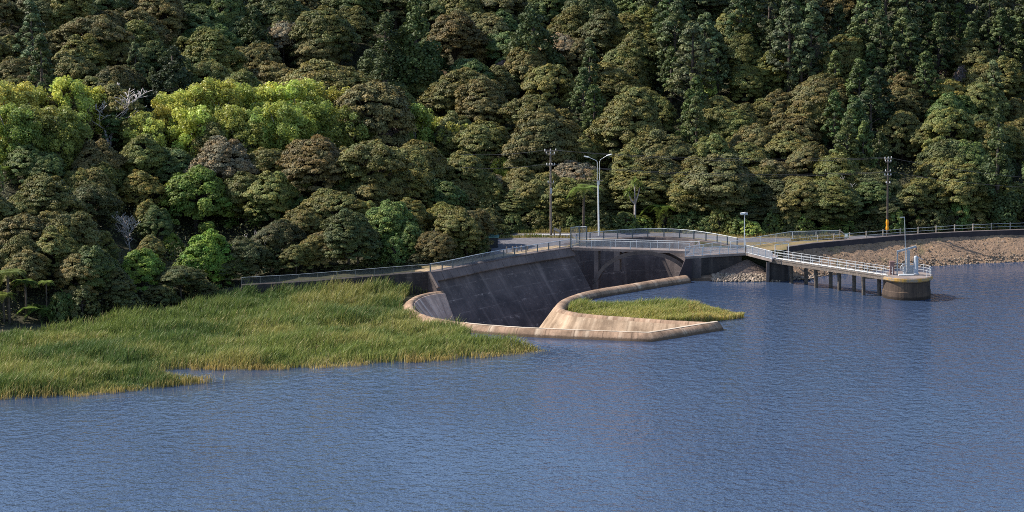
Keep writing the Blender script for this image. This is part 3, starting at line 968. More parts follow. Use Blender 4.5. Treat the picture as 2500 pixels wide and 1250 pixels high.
m = MB(); m.tube([c + Vector((0, .12, 0)), c + Vector((0, .12, 1.2))], [.2, .12], 8); m.build('pedestal', 'machine_grey', k)
c = TC + Vector((1.2, -.1, 0)) + Z3
k = thing('valve_cylinder', c, 'tall pale valve cylinder at the right of the intake tower deck', 'valve cylinder')
m = MB(); m.lathe(c, [(.44, 0), (.44, .25), (.34, .3), (.34, 2.45), (.26, 2.62), (.08, 2.72)], 16); m.build('barrel', 'machine_grey', k, smooth=True)
m = MB(); m.tube([c + Vector((0, 0, 2.6)), c + Vector((.5, .2, 2.35)), c + Vector((1.0, .4, 2.1))], .05); m.build('spout', 'pale_rail', k)
m = MB(); m.box(c + Vector((-.55, .35, .65)), (.7, .5, 1.3)); m.build('housing', 'machine_grey', k)
c = TC + Vector((-.1, -1.0, 0)) + Z3
m = MB(); m.tube([c + Vector((-1.2, 0, .14)), c + Vector((.9, .15, .14))], .13, 10); o = m.build('pipe_section', 'white_paint', origin=c); tag(o, 'short white pipe lying on the intake tower deck', 'pipe')
c = P(2210.5, 672, 3.1)
k = thing('mast_light', c, 'thin tall mast with a short arm standing on the intake tower', 'mast')
m = MB(); m.tube([c, c + Vector((-.1, 0, 4)), c + Vector((-.28, 0, 8.15))], [.06, .045, .032], 8); m.build('pole', 'galvanised', k)
m = MB(); m.tube([c + Vector((-.28, 0, 8.12)), c + Vector((-.95, 0, 8.1))], .05, 6); m.build('arm', 'galvanised', k)

# jetty
j0 = P(1876, 631, 3.45); j1 = Vector((TC.x - 2.55, TC.y - .75, 3.12))
jd = (j1 - j0); jl = jd.length; jn = Vector((-jd.y, jd.x, 0)).normalized()
if jn.y < 0: jn = -jn
t = thing('jetty', j0 - Vector((0, 0, 3.45)), 'narrow grey jetty on timber piles leading out to the intake tower', 'jetty')
jc0, jc1 = j0 + jn * .85, j1
m = MB(); m.beam(jc0 - Vector((0, 0, .08)), jc1 - Vector((0, 0, .08)), 1.75, .12); m.build('deck', 'grey_timber', t)
for s in (-.72, .72):
    m = MB(); m.beam(jc0 + jn * s - Vector((0, 0, .36)), jc1 + jn * s - Vector((0, 0, .36)), .22, .42); m.build('girder', 'grey_timber', t)
for s in (-.82, .82):
    r = bpy.data.objects.new('railing', None); link(r, t)
    railing(r, [jc0 + jn * s - Vector((0, 0, .02)), jc1 + jn * s - Vector((0, 0, .02))], 13, 1.08, .032, 'galvanised', (1.0, .62, .3), .027, 'pale_rail', square=False)
m = MB(); m.tube([jc0 + jn * -.35 + Vector((0, 0, .09)), jc1 + jn * -.35 + Vector((0, 0, .06))], .06, 8); m.build('white_pipe', 'white_paint', t)
for px, py in ((1932, 691), (1968, 692.5), (1992, 702), (2028, 702.5), (2049, 709), (2085, 711), (2108, 720.5), (2146, 721.5)):
    p = P(px, py, 0)
    s = ((p - j0).dot(jd)) / jd.dot(jd)
    ztop = j0.z + jd.z * s - .58
    m = MB(); m.tube([p + Vector((.05, 0, -3)), p + Vector((0, 0, 1)), p + Vector((random.uniform(-.12, -.02), 0, ztop))], [.29, .27, .29], 9); m.build('pile', 'pile_timber', t)
for i in range(4):
    (x0, y0), (x1, y1) = (((1932, 691), (1968, 692.5)), ((1992, 702), (2028, 702.5)), ((2049, 709), (2085, 711)), ((2108, 720.5), (2146, 721.5)))[i]
    a, b = P(x0, y0, 0), P(x1, y1, 0)
    s = (((a + b) / 2 - j0).dot(jd)) / jd.dot(jd)
    z = j0.z + jd.z * s - .70
    m = MB(); m.beam(Vector((a.x - .3, a.y, z)), Vector((b.x + .3, b.y, z)), .3, .24); m.build('headstock', 'grey_timber', t)
# gate frame at the jetty head
c = P(1925, 627, 3.45)
t = thing('jetty_gate', c, 'square steel gate frame at the landward end of the jetty', 'gate')
for d in (Vector((0, 0, 0)), Vector((-2.1, -1.6, 0))):
    m = MB(); m.tube([c + d - Vector((0, 0, .3)), c + d + Vector((0, 0, 2.0))], .06, 8); m.build('post', 'galvanised', t)
m = MB(); m.tube([c + Vector((0, 0, 1.98)), c + Vector((-2.1, -1.6, 1.98))], .045); m.build('top_bar', 'galvanised', t)

# ------------------------------------------------------------------ poles, lamps, signs, small things
def xarm(k, p, w_, y=0.0, ins=3, rot=0.0, mat='grey_timber'):
    d = Vector((math.cos(rot), math.sin(rot), 0))
    m = MB(); m.beam(p - d * w_ / 2 + Vector((0, -.17, 0)), p + d * w_ / 2 + Vector((0, -.17, 0)), .12, .14); m.build('crossarm', mat, k)
    for i in range(ins):
        q = p + d * w_ * (i / (ins - 1) - .5) * .9 + Vector((0, -.17, .07))
        m = MB(); m.lathe(q, [(.05, 0), (.10, .06), (.06, .14), (.09, .2), (.04, .27)], 8); m.build('insulator', 'insulator', k)
pl = P(1345, 574, tz)
hL = (574 - 367) / FPX * proj(pl.x, pl.y, pl.z)[2] * 1.01
k = thing('utility_pole', pl, 'weathered brown power pole beside the timber barrier by the car park', 'power pole', 'timber power poles')
m = MB(); m.tube([pl - Vector((0, 0, .5)), pl + Vector((-.1, 0, hL))], [.20, .13], 10); m.build('pole', 'grey_timber', k)
xarm(k, pl + Vector((-.1, 0, hL - .15)), 1.9, rot=.25); xarm(k, pl + Vector((-.1, 0, hL - .6)), 1.4, rot=-.3); xarm(k, pl + Vector((-.05, 0, hL - 2.3)), 1.3, ins=4); xarm(k, pl + Vector((-.03, 0, hL - 5.0)), .9, ins=2)
m = MB(); m.box(pl + Vector((.02, -.24, hL - 6.2)), (.3, .2, .8)); m.build('fuse_box', 'machine_grey', k)
pr = P(2166, 577, tz)
hR = (577 - 386) / FPX * proj(pr.x, pr.y, pr.z)[2] * 1.01
k = thing('utility_pole', pr, 'dark power pole with an orange marker at its foot, behind the parapet', 'power pole', 'timber power poles')
m = MB(); m.tube([pr - Vector((0, 0, .5)), pr + Vector((-.12, 0, hR))], [.18, .11], 10); m.build('pole', 'bark_dark', k)
xarm(k, pr + Vector((-.1, 0, hR - .15)), 1.3, rot=.5); xarm(k, pr + Vector((-.1, 0, hR - .6)), .9, rot=-.3); xarm(k, pr + Vector((-.1, 0, hR - 2.1)), .8, ins=2); xarm(k, pr + Vector((-.1, 0, hR - 2.7)), 1.0, ins=3); xarm(k, pr + Vector((-.05, 0, hR - 3.9)), .6, ins=2)
m = MB(); m.lathe(pr + Vector((-.03, 0, .95)), [(.19, 0), (.24, .3), (.17, .7), (.23, 1.2), (.15, 1.7), (.13, 2.0)], 10); m.build('marker_sleeve', 'orange_marker', k)
# wires between the poles and away both ways
tl, tr_ = pl + Vector((-.1, -.17, hL)), pr + Vector((-.1, -.17, hR))
def wire(a, b, sag, label):
    pts = [a.lerp(b, i / 24) - Vector((0, 0, sag * 4 * (i / 24) * (1 - i / 24))) for i in range(25)]
    m = MB(); m.tube(pts, .022, 4)
    o = m.build('power_line', 'cable', origin=a); tag(o, label, 'power line', 'overhead power lines')
for dx, dz, sag, nm in ((-.8, .05, .7, 'topmost'), (.8, .0, 1.0, 'second'), (-.5, -2.1, .9, 'third'), (.5, -2.15, 1.15, 'lowest')):
    wire(tl + Vector((dx, 0, dz)), tr_ + Vector((dx * .6, 0, dz)), sag, f'{nm} thin dark power wire strung between the two power poles')
wire(tl + Vector((-.7, 0, .05)), PY(1120, 376, pl.y + 6), .4, 'upper power wire running from the brown pole into the left trees')
wire(tl + Vector((-.5, 0, -2.1)), PY(1120, 408, pl.y + 6), .4, 'lower power wire running from the brown pole into the left trees')
wire(tr_ + Vector((.4, 0, .0)), PY(2640, 442, pr.y - 2), .6, 'upper power wire falling away right from the dark pole')
wire(tr_ + Vector((.3, 0, -2.1)), PY(2640, 462, pr.y - 2), .6, 'lower power wire falling away right from the dark pole')

# street lamp
lp = P(1462, 575, tz)
hS = (575 - 440) / FPX * proj(lp.x, lp.y, lp.z)[2]
k = thing('street_lamp', lp, 'tall white street lamp with two arms behind the footbridge', 'street lamp')
m = MB(); m.tube([lp - Vector((0, 0, .3)), lp + Vector((-.12, 0, hS * .72)), lp + Vector((-.15, 0, hS))], [.14, .11, .085], 10); m.build('pole', 'white_paint', k)
m = MB(); m.box(lp + Vector((-.15, -.0, hS)), (1.5, .1, .08)); m.build('bracket', 'grey_timber', k)
topz = hS + (440 - 378) / FPX * lp.y
for sx, hh, ex in ((-.28, topz - .45, -1.55), (.08, topz - .3, 1.15)):
    a = lp + Vector((sx, 0, hS - .6)); b = lp + Vector((sx, 0, hh - .55))
    e = lp + Vector((ex, -.15, topz - (.25 if ex < 0 else 0)))
    m = MB(); m.tube([a, b, b.lerp(e, .12) + Vector((0, 0, .14)), b.lerp(e, .5) + Vector((0, 0, .08)), e], .036, 7); ar = m.build('lamp_arm', 'white_paint', k)
    d = (e - b); d.z *= .4; d.normalize()
    m = MB(); m.tube([e - d * .1, e + d * .15, e + d * .65, e + d * .8], [.05, .10, .09, .04], 8); m.build('lantern', 'white_paint', ar, origin=lp)
# floodlight post
fp = P(1817.5, 613, Z_T)
k = thing('floodlight_post', fp, 'slim grey post carrying white camera heads above the abutment', 'camera post')
m = MB(); m.tube([fp, fp + Vector((-.03, 0, 2.9)), fp + Vector((-.05, 0, 5.35))], [.085, .075, .06], 8); m.build('post', 'galvanised', k)
m = MB(); m.tube([fp + Vector((-.55, -.05, 5.35)), fp + Vector((.4, -.05, 5.35))], .04); m.build('bracket', 'galvanised', k)
m = MB(); m.box(fp + Vector((-.28, -.1, 5.56)), (.75, .3, .24), M=Matrix.Rotation(-.15, 3, 'Y')); m.build('camera_head', 'white_paint', k)
m = MB(); m.box(fp + Vector((.22, -.1, 5.5)), (.35, .3, .3)); m.build('camera_head', 'machine_grey', k)
m = MB(); m.box(fp + Vector((.0, -.1, 2.5)), (.16, .12, .16)); m.build('junction_box', 'white_paint', k)
# timber barrier
bp0, bp1 = P(1347.5, 577, tz), P(1367.5, 577, tz)
k = thing('timber_barrier', bp0, 'timber barrier with a pale sloping plank beside the brown power pole', 'barrier')
for p, h in ((bp0 + Vector((.35, .1, 0)), 1.25), (bp1, 1.5)):
    m = MB(); m.box(p + Vector((0, 0, h / 2 - .1)), (.2, .2, h)); m.build('post', 'grey_timber', k)
m = MB(); m.beam(bp0 + Vector((.3, -.05, 1.2)), bp1 + Vector((0, -.13, .75)), .05, .42); m.build('plank', 'weathered_plank', k)
# notice board
nb = P(2067, 586, tz)
k = thing('notice_board', nb, 'small white and green notice board on a post at fence end', 'notice board')
m = MB(); m.box(nb + Vector((0, .05, .5)), (.1, .1, 1.0)); m.build('post', 'grey_timber', k)
m = MB(); m.box(nb + Vector((-.02, 0, .68)), (.62, .05, .66)); m.build('board', 'sign_green', k)
m = MB(); m.box(nb + Vector((-.08, -.04, .66)), (.42, .03, .52)); m.build('panel', 'sign_white', k)
# dark bin with a green lid under the trees
bn_ = P(1203, 605, tz)
k = thing('storage_bin', bn_, 'dark storage bin with pale green lid, under the trees by car park', 'storage bin')
m = MB(); m.box(bn_ + Vector((0, .6, .75)), (1.5, 1.2, 1.5)); m.build('body', 'dark_bin', k)
m = MB(); m.add([bn_ + Vector(v) for v in ((-.85, -.1, 1.5), (.85, -.1, 1.5), (.95, 1.3, 1.75), (-.75, 1.3, 1.75), (-.85, -.1, 1.56), (.85, -.1, 1.56), (.95, 1.3, 1.81), (-.75, 1.3, 1.81))],
                [(0, 3, 2, 1), (4, 5, 6, 7), (0, 1, 5, 4), (1, 2, 6, 5), (2, 3, 7, 6), (3, 0, 4, 7)]); m.build('lid', 'bin_lid', k)
# bollards beside the car park
for i, (x, y) in enumerate(((1237, 617), (1252, 615.5), (1262, 615), (1273, 614), (1288, 612))):
    p = P(x, y, tz)
    k = MB(); k.lathe(p, [(.11, -.1), (.11, .8), (.09, .86), (.02, .9)], 10)
    o = k.build('bollard', 'grey_timber', origin=p); tag(o, ['leftmost', 'second', 'middle', 'fourth', 'rightmost'][i] + ' of the short timber bollards between fence and car park', 'bollard', 'timber bollards by the car park')

# ------------------------------------------------------------------ plants: mesh kinds
def leaves(C, Nn, size, rnd=0.6, aspect=1.0):
    """one quad per leaf clump, centres C, normals Nn"""
    n = len(C)
    nn = Nn + RNG.normal(0, rnd, (n, 3))
    nn /= np.linalg.norm(nn, axis=1, keepdims=True) + 1e-9
    r = RNG.normal(0, 1, (n, 3))
    a = np.cross(nn, r); a /= np.linalg.norm(a, axis=1, keepdims=True) + 1e-9
    b = np.cross(nn, a)
    s = (size * RNG.uniform(.6, 1.35, n))[:, None]
    a, b = a * s, b * s * aspect
    k = RNG.uniform(.15, .5, (n, 1))
    V = np.stack([C - a * k - b, C + a - b * .2, C + a * k * .6 + b, C - a + b * .25], 1)
    return V.reshape(-1, 3)
def sph(n, zmin=-1.0, zpow=1.0):
    z = RNG.uniform(zmin, 1, n)
    t = RNG.uniform(0, 2 * math.pi, n)
    r = np.sqrt(np.clip(1 - z * z, 0, 1))
    return np.stack([r * np.cos(t), r * np.sin(t), z], 1)
def crown_mesh(name, clumps, per, size, mat='leaf', rnd=.6, zmin=-.45, tvar=.28, warm=.1, aspect=1.0, fill=.25, ow=.45):
    """clumps: (centre, radii(3), outward) -> leaf cloud mesh"""
    Vs, T = [], []
    for c, rad, out in clumps:
        n = max(8, int(per * rad[0] * rad[1]))
        d = sph(n, zmin)
        q = np.where(RNG.uniform(0, 1, (n, 1)) < fill, RNG.uniform(.35, .9, (n, 1)), RNG.uniform(.9, 1.08, (n, 1)))
        C = np.asarray(c) + d * np.asarray(rad) * q
        nn = d / np.asarray(rad); nn /= np.linalg.norm(nn, axis=1, keepdims=True)
        nn = nn + np.asarray(out) * ow
        V = leaves(C, nn, size, rnd, aspect)
        Vs.append(V)
        base = RNG.uniform(1 - tvar, 1 + tvar)
        wv = RNG.uniform(-warm, warm)
        tt = base * RNG.uniform(.8, 1.2, (n, 1))
        col = np.concatenate([tt * (1 + wv), tt, tt * (1 - wv), np.ones((n, 1))], 1)
        T.append(np.repeat(col, 4, 0))
    V = np.concatenate(Vs); T = np.concatenate(T)
    return np_mesh(name, V, np.arange(len(V)), 4, mat, {'tint': T})
def trunk_mesh(name, limbs, mat):
    m = MB()
    for pts, rs in limbs: m.tube(pts, rs, 7)
    me = bpy.data.meshes.new(name)
    me.from_pydata(m.v, [], m.f)
    me.materials.append(MATS[mat])
    me.polygons.foreach_set('use_smooth', [True] * len(me.polygons))
    return me
def limb_set(tips, base_h, r0=.22, lean=(0, 0), top=None):
    top = top or base_h
    limbs = [([(0, 0, -.6), (lean[0] * .4, lean[1] * .4, base_h * .55), (lean[0], lean[1], base_h)], [r0, r0 * .8, r0 * .6])]
    for q in tips:
        a = Vector((lean[0], lean[1], base_h * random.uniform(.6, .98)))
        q = Vector(q)
        mid = a.lerp(q, .5) + Vector((random.uniform(-.3, .3), random.uniform(-.3, .3), .25))
        limbs.append(([a, mid, q], [r0 * .5, r0 * .32, r0 * .12]))
    return limbs
def dome_tree(i, R=3.5, H=8.0, lobes=6, depth=2.6, per=640, size=.080, flat=.62, n=120, name='bush', zmin=-.35, mat='leaf', ry=1.0, rc=(.24, .62), lobe_h=1.1, skirt=.95):
    """broccoli crown: small flattened clumps heaped over the uneven lobes of one dome"""
    cl, tips = [], []
    ph = [random.uniform(0, 6.28) for _ in range(3)]
    L_ = []
    for k in range(lobes):
        th = 2 * math.pi * k / lobes + random.uniform(-.6, .6)
        rr = R * random.uniform(.15, .80)
        L_.append((rr * math.cos(th), rr * math.sin(th), random.uniform(-.9, .55), random.uniform(.24, .40)))
    for k in range(n):
        th = k * 2.39996 + random.uniform(-.25, .25)
        out = 1 + .16 * math.sin(2 * th + ph[0]) + .10 * math.sin(3 * th + ph[1]) + .07 * math.sin(5 * th + ph[2])
        q = math.sqrt((k + .5) / n)
        r = R * q * .93 * out
        x, y = r * math.cos(th), r * math.sin(th) * ry
        lob = max((dz + lobe_h * math.exp(-((x - lx) ** 2 + (y - ly) ** 2) / (R * ls) ** 2)) for lx, ly, dz, ls in L_)
        lob = max(lob, -.7)
        z = H - 1.6 + lob - depth * q ** 2.2 + random.uniform(-.2, .15)
        r_ = random.uniform(*rc)
        if lob < -.35 and random.random() < .45: continue
        d = np.array([x / R * .8, y / R * .8, .8])
        cl.append((np.array([x, y, z - r_ * flat]), (r_, r_ * random.uniform(.8, 1.3), r_ * flat), d))
        if q > .6 and random.random() < skirt:       # ragged skirt below the rim
            cl.append((np.array([x * .97, y * .97, z - random.uniform(.6, 3.0)]), (r_, r_, r_ * flat), np.array([x / R, y / R, .3])))
        if k % 9 == 0: tips.append((x, y, z - .4))
    cr = crown_mesh(f'{name}_crown', cl, per, size, mat, zmin=zmin, ow=1.0, tvar=.34, warm=.16, fill=.35)
    return cr, trunk_mesh(f'{name}_trunk', limb_set(tips, H * .45, .2), 'bark_dark')
def conifer(i, R=3.0, H=12, n=75, per=360, size=.115):
    cl = []
    for k in range(n):
        u = random.random() ** .75
        z = H * (1 - u * .82)
        rr = R * (u ** .8) * random.uniform(.55, 1.0)
        th = random.uniform(0, 6.283)
        r_ = random.uniform(.5, .95) * (.45 + .75 * u)
        d = np.array([math.cos(th), math.sin(th), .35])
        cl.append((np.array([rr * d[0], rr * d[1], z - r_]), (r_, r_, r_ * 1.05), d * .6))
    return crown_mesh('conifer_crown', cl, per, size, rnd=.8, zmin=-.7, tvar=.2), trunk_mesh('conifer_trunk', [([(0, 0, -.6), (0, 0, H * .5), (0, 0, H * .92)], [.3, .2, .04])], 'bark_dark')
def ricker(i, R=2.2, H=14, n=130, per=460, size=.11):
    cl, limbs = [], [([(0, 0, -.6), (0.1, 0, H * .5), (0, 0, H * .96)], [.26, .18, .04])]
    for k in range(n):
        u = (k + random.random()) / n
        z = H * (1 - u * .72)
        rmax = R * (.12 + .88 * min(1, u * 1.5)) * random.uniform(.8, 1.1)
        th = random.uniform(0, 6.283)
        rr = rmax * math.sqrt(random.uniform(.35, 1))
        r_ = random.uniform(.28, .48)
        d = np.array([math.cos(th), math.sin(th), .5])
        c = np.array([rr * d[0], rr * d[1], z + .25 * rr])
        cl.append((c, (r_, r_, r_ * .85), d))
        if k % 4 == 0: limbs.append(([(0, 0, z - .4 * rr), tuple(c)], [.06, .02]))
    return crown_mesh('ricker_crown', cl, per, size, rnd=.6, zmin=-.5, tvar=.55), trunk_mesh('ricker_trunk', limbs, 'bark_dark')
def poplar(i, R=2.9, H=10, n=100, per=300, size=.125):
    cl, tips = [], []
    for k in range(n):
        u = random.random()
        z = H * (.22 + .74 * u)
        prof = math.sin(math.pi * min(1, .18 + .80 * (1 - u))) ** .7 if u > .4 else 1.0
        th = random.uniform(0, 6.283)
        rr = R * prof * math.sqrt(random.random()) * .95
        r_ = random.uniform(.4, .8)
        d = np.array([math.cos(th) * rr / R, math.sin(th) * rr / R, .6])
        cl.append((np.array([rr * math.cos(th), rr * math.sin(th), z]), (r_, r_, r_ * 1.3), d * .8))
        if k % 5 == 0: tips.append((rr * math.cos(th), rr * math.sin(th), z))
    return crown_mesh('poplar_crown', cl, per, size, 'leaf_thin', rnd=.9, zmin=-.8, tvar=.3, warm=.12, fill=.4), trunk_mesh('poplar_trunk', limb_set(tips, H * .4, .2), 'bark_pale')
def fern(i, n=12, Lf=2.1, H=3.0):
    Vs, T = [], []
    for k in range(n):
        th = 2 * math.pi * k / n + random.uniform(-.2, .2)
        d = np.array([math.cos(th), math.sin(th), 0]); sd = np.array([-d[1], d[0], 0])
        L_ = Lf * random.uniform(.8, 1.1)
        droop = random.uniform(.62, 1.05)
        m_ = 16
        prev = None
        for j in range(m_):
            for half in range(2):
                t = (j + .5 * half) / m_
                p = d * L_ * t * (1 - .12 * t) + np.array([0, 0, L_ * (.72 * t - droop * 1.25 * t * t)])
                w_ = L_ * .24 * math.sin(math.pi * min(1, .12 + .9 * t)) ** .8 * (1 if half == 0 else .62)
                q = d * L_ * .045
                up = np.array([0, 0, -.10 * w_])
                a = p + np.array([0, 0, H])
                for sg in (-1, 1):
                    Vs += [a - q, a + q, a + q * 1.7 + sd * sg * w_ + up, a + q * .4 + sd * sg * w_ * .95 + up]
                tt = random.uniform(.8, 1.2)
                T += [(tt, tt, tt, 1)] * 8
    V = np.array(Vs)
    return np_mesh('fern_crown', V, np.arange(len(V)), 4, 'leaf_thin', {'tint': np.array(T)}), trunk_mesh('fern_trunk', [([(0, 0, -.6), (.05, 0, H * .6), (0, 0, H)], [.17, .12, .12])], 'bark_dark')
def cabbage(i, H=4.6):
    Vs, T, limbs = [], [], [([(0, 0, -.6), (.05, 0, H * .55)], [.16, .13])]
    for hx, hy, hz in ((0, 0, H), (-.7, .1, H * .8), (.6, -.2, H * .92), (.1, .5, H * .7)):
        limbs.append(([(.05, 0, H * .55), (hx * .6, hy * .6, hz * .8), (hx, hy, hz)], [.1, .08, .07]))
        D = sph(70, -.6)
        for d in D:
            L_ = random.uniform(.6, .95)
            s_ = np.cross(d, [0.1, .2, 1]); s_ /= np.linalg.norm(s_) + 1e-9
            s_ = s_ * .05
            a = np.array([hx, hy, hz])
            mid = a + d * L_ * .6 + np.array([0, 0, .05]); e = a + d * L_ + np.array([0, 0, -.18])
            Vs += [a - s_ * .6, a + s_ * .6, mid + s_, mid - s_, mid - s_, mid + s_, e + s_ * .1, e - s_ * .1]
            tt = random.uniform(.7, 1.3); T += [(tt, tt, tt, 1)] * 8
    V = np.array(Vs)
    return np_mesh('cabbage_crown', V, np.arange(len(V)), 4, 'leaf_thin', {'tint': np.array(T)}), trunk_mesh('cabbage_trunk', limbs, 'bark_pale')
def dead(i, H=7, spread=3, r0=.16, lev=4, rmin=.022):
    limbs = []
    def grow(p, d, L_, r, k):
        pts, rs = [p], [r]
        for s in range(3):
            d = (d + Vector((random.uniform(-.25, .25), random.uniform(-.25, .25), random.uniform(-.05, .2)))).normalized()
            p = p + d * L_ / 3
            pts.append(p); rs.append(r * (1 - .2 * (s + 1)))
            if k > 0 and s >= 0:
                for q in range(2 if s == 2 else 1):
                    e = (d + Vector((random.uniform(-1, 1), random.uniform(-1, 1), random.uniform(-.1, .5))) * spread * .3).normalized()
                    grow(p, e, L_ * random.uniform(.55, .8), rs[-1] * .62, k - 1)
        limbs.append((pts, [max(x, rmin) for x in rs]))
    grow(Vector((0, 0, -.5)), Vector((0, 0, 1)), H * .5, r0, lev)
    return trunk_mesh('dead_branches', limbs, 'dead_wood')

KIN = [dome_tree(i, lobes=l, depth=d, flat=f, ry=ry, n=int(n * 1.75), lobe_h=lh) for i, (l, d, f, ry, n, lh) in enumerate((
    (6, 2.0, .6, 1, 120, .9), (8, 2.4, .6, .85, 135, 1.1), (5, 1.6, .65, .9, 110, .8), (6, 3.0, .7, 1.05, 120, 1.2), (7, 2.2, .55, 1, 140, .8), (5, 3.6, .75, .8, 115, 1.0),
    (9, 1.8, .55, 1, 150, 1.3), (4, 2.7, .65, .95, 105, .9), (10, 2.2, .6, .9, 130, 1.6), (6, 1.7, .6, 1.1, 125, .6)))]
CON = [conifer(0), conifer(1, 3.4, 11, 85), conifer(2, 2.6, 12, 60)]
RIC = [ricker(0), ricker(1, 1.9, 14, 100), ricker(2, 2.5, 14, 140)]
POP = [poplar(0), poplar(1), poplar(2, n=90)]
RND = [dome_tree(i, R=3.5, H=7.5, lobes=8, depth=3.3, per=560, size=.085, flat=.75, n=200, name='round', zmin=-.6, skirt=.9, lobe_h=1.3) for i in range(2)]
SHR = [dome_tree(i, R=3.5, H=6, lobes=7, depth=3.6, per=240, size=.13, flat=.85, n=90, name='shrub', zmin=-.8, skirt=1, lobe_h=1.4) for i in range(2)]
FER = [fern(0), fern(1, 11, 2.3, 2.2)]
CAB = [cabbage(0)]
DEA = [dead(0, 7, 4.2, .2, 4, .028), dead(1, 6, 3.4, .12), dead(2, 5, 4, .10, 4)]

COLS = {'o': (.142, .138, .036), 'b': (.134, .118, .038), 'g': (.092, .122, .034), 'd': (.082, .090, .029), 'p': (.215, .180, .105), 'y': (.190, .180, .040),
        'k': (.235, .185, .155), 'e': (.040, .052, .024), 't': (.095, .120, .048), 'l': (.400, .410, .085), 'm': (.245, .285, .065), 'n': (.090, .120, .034), 'v': (.140, .195, .030), 'w': (0.120, 0.165, 0.040), 'f': (.190, .250, .055), 'h': (.066, .088, .029)}
CNAME = {'n': 'leafy green', 'o': 'olive', 'b': 'brownish', 'g': 'green', 'd': 'dark', 'p': 'pale tan', 'y': 'yellow-green', 'k': 'pinkish grey', 'e': 'blackish', 't': 'silvery green', 'l': 'lime green', 'm': 'mid green', 'v': 'vivid green', 'w': 'light green', 'f': 'bright green', 'h': 'deep green'}
# kind -> (meshes, model width, model height, height as multiple of width, phrase, object name, category, group)
KINDS = {'k': (KIN, 7.4, 8.0, 1.05, 'dome-crowned bush tree', 'bush_tree', 'bush tree', 'dome-crowned trees on the hillside'),
         'c': (CON, 6.4, 12.0, 1.55, 'shaggy conifer', 'conifer_tree', 'conifer', 'dark conifers on the hillside'),
         'r': (RIC, 5.2, 14.0, 2.3, 'tufted conifer', 'slender_conifer', 'conifer', 'slender tufted conifers on the hillside'),
         'l': (POP, 6.0, 10.0, 1.5, 'leafy poplar', 'poplar_tree', 'poplar', 'leafy poplars in the lime band'),
         'R': (RND, 7.4, 7.5, .95, 'round-headed tree', 'round_tree', 'tree', 'rounded green trees near the shore'),
         's': (SHR, 7.6, 6.0, .85, 'shrub', 'shrub', 'shrub', 'shrubs at the forest edge'),
         'f': (FER, 4.2, 3.3, .85, 'tree fern', 'tree_fern', 'tree fern', 'tree ferns'),
         'a': (CAB, 3.0, 5.2, 1.5, 'spiky cabbage tree', 'cabbage_tree', 'cabbage tree', None),
         'D': (DEA, 5.0, 5.6, 1.05, 'bare dead tree', 'dead_tree', 'dead tree', 'bare dead trees')}
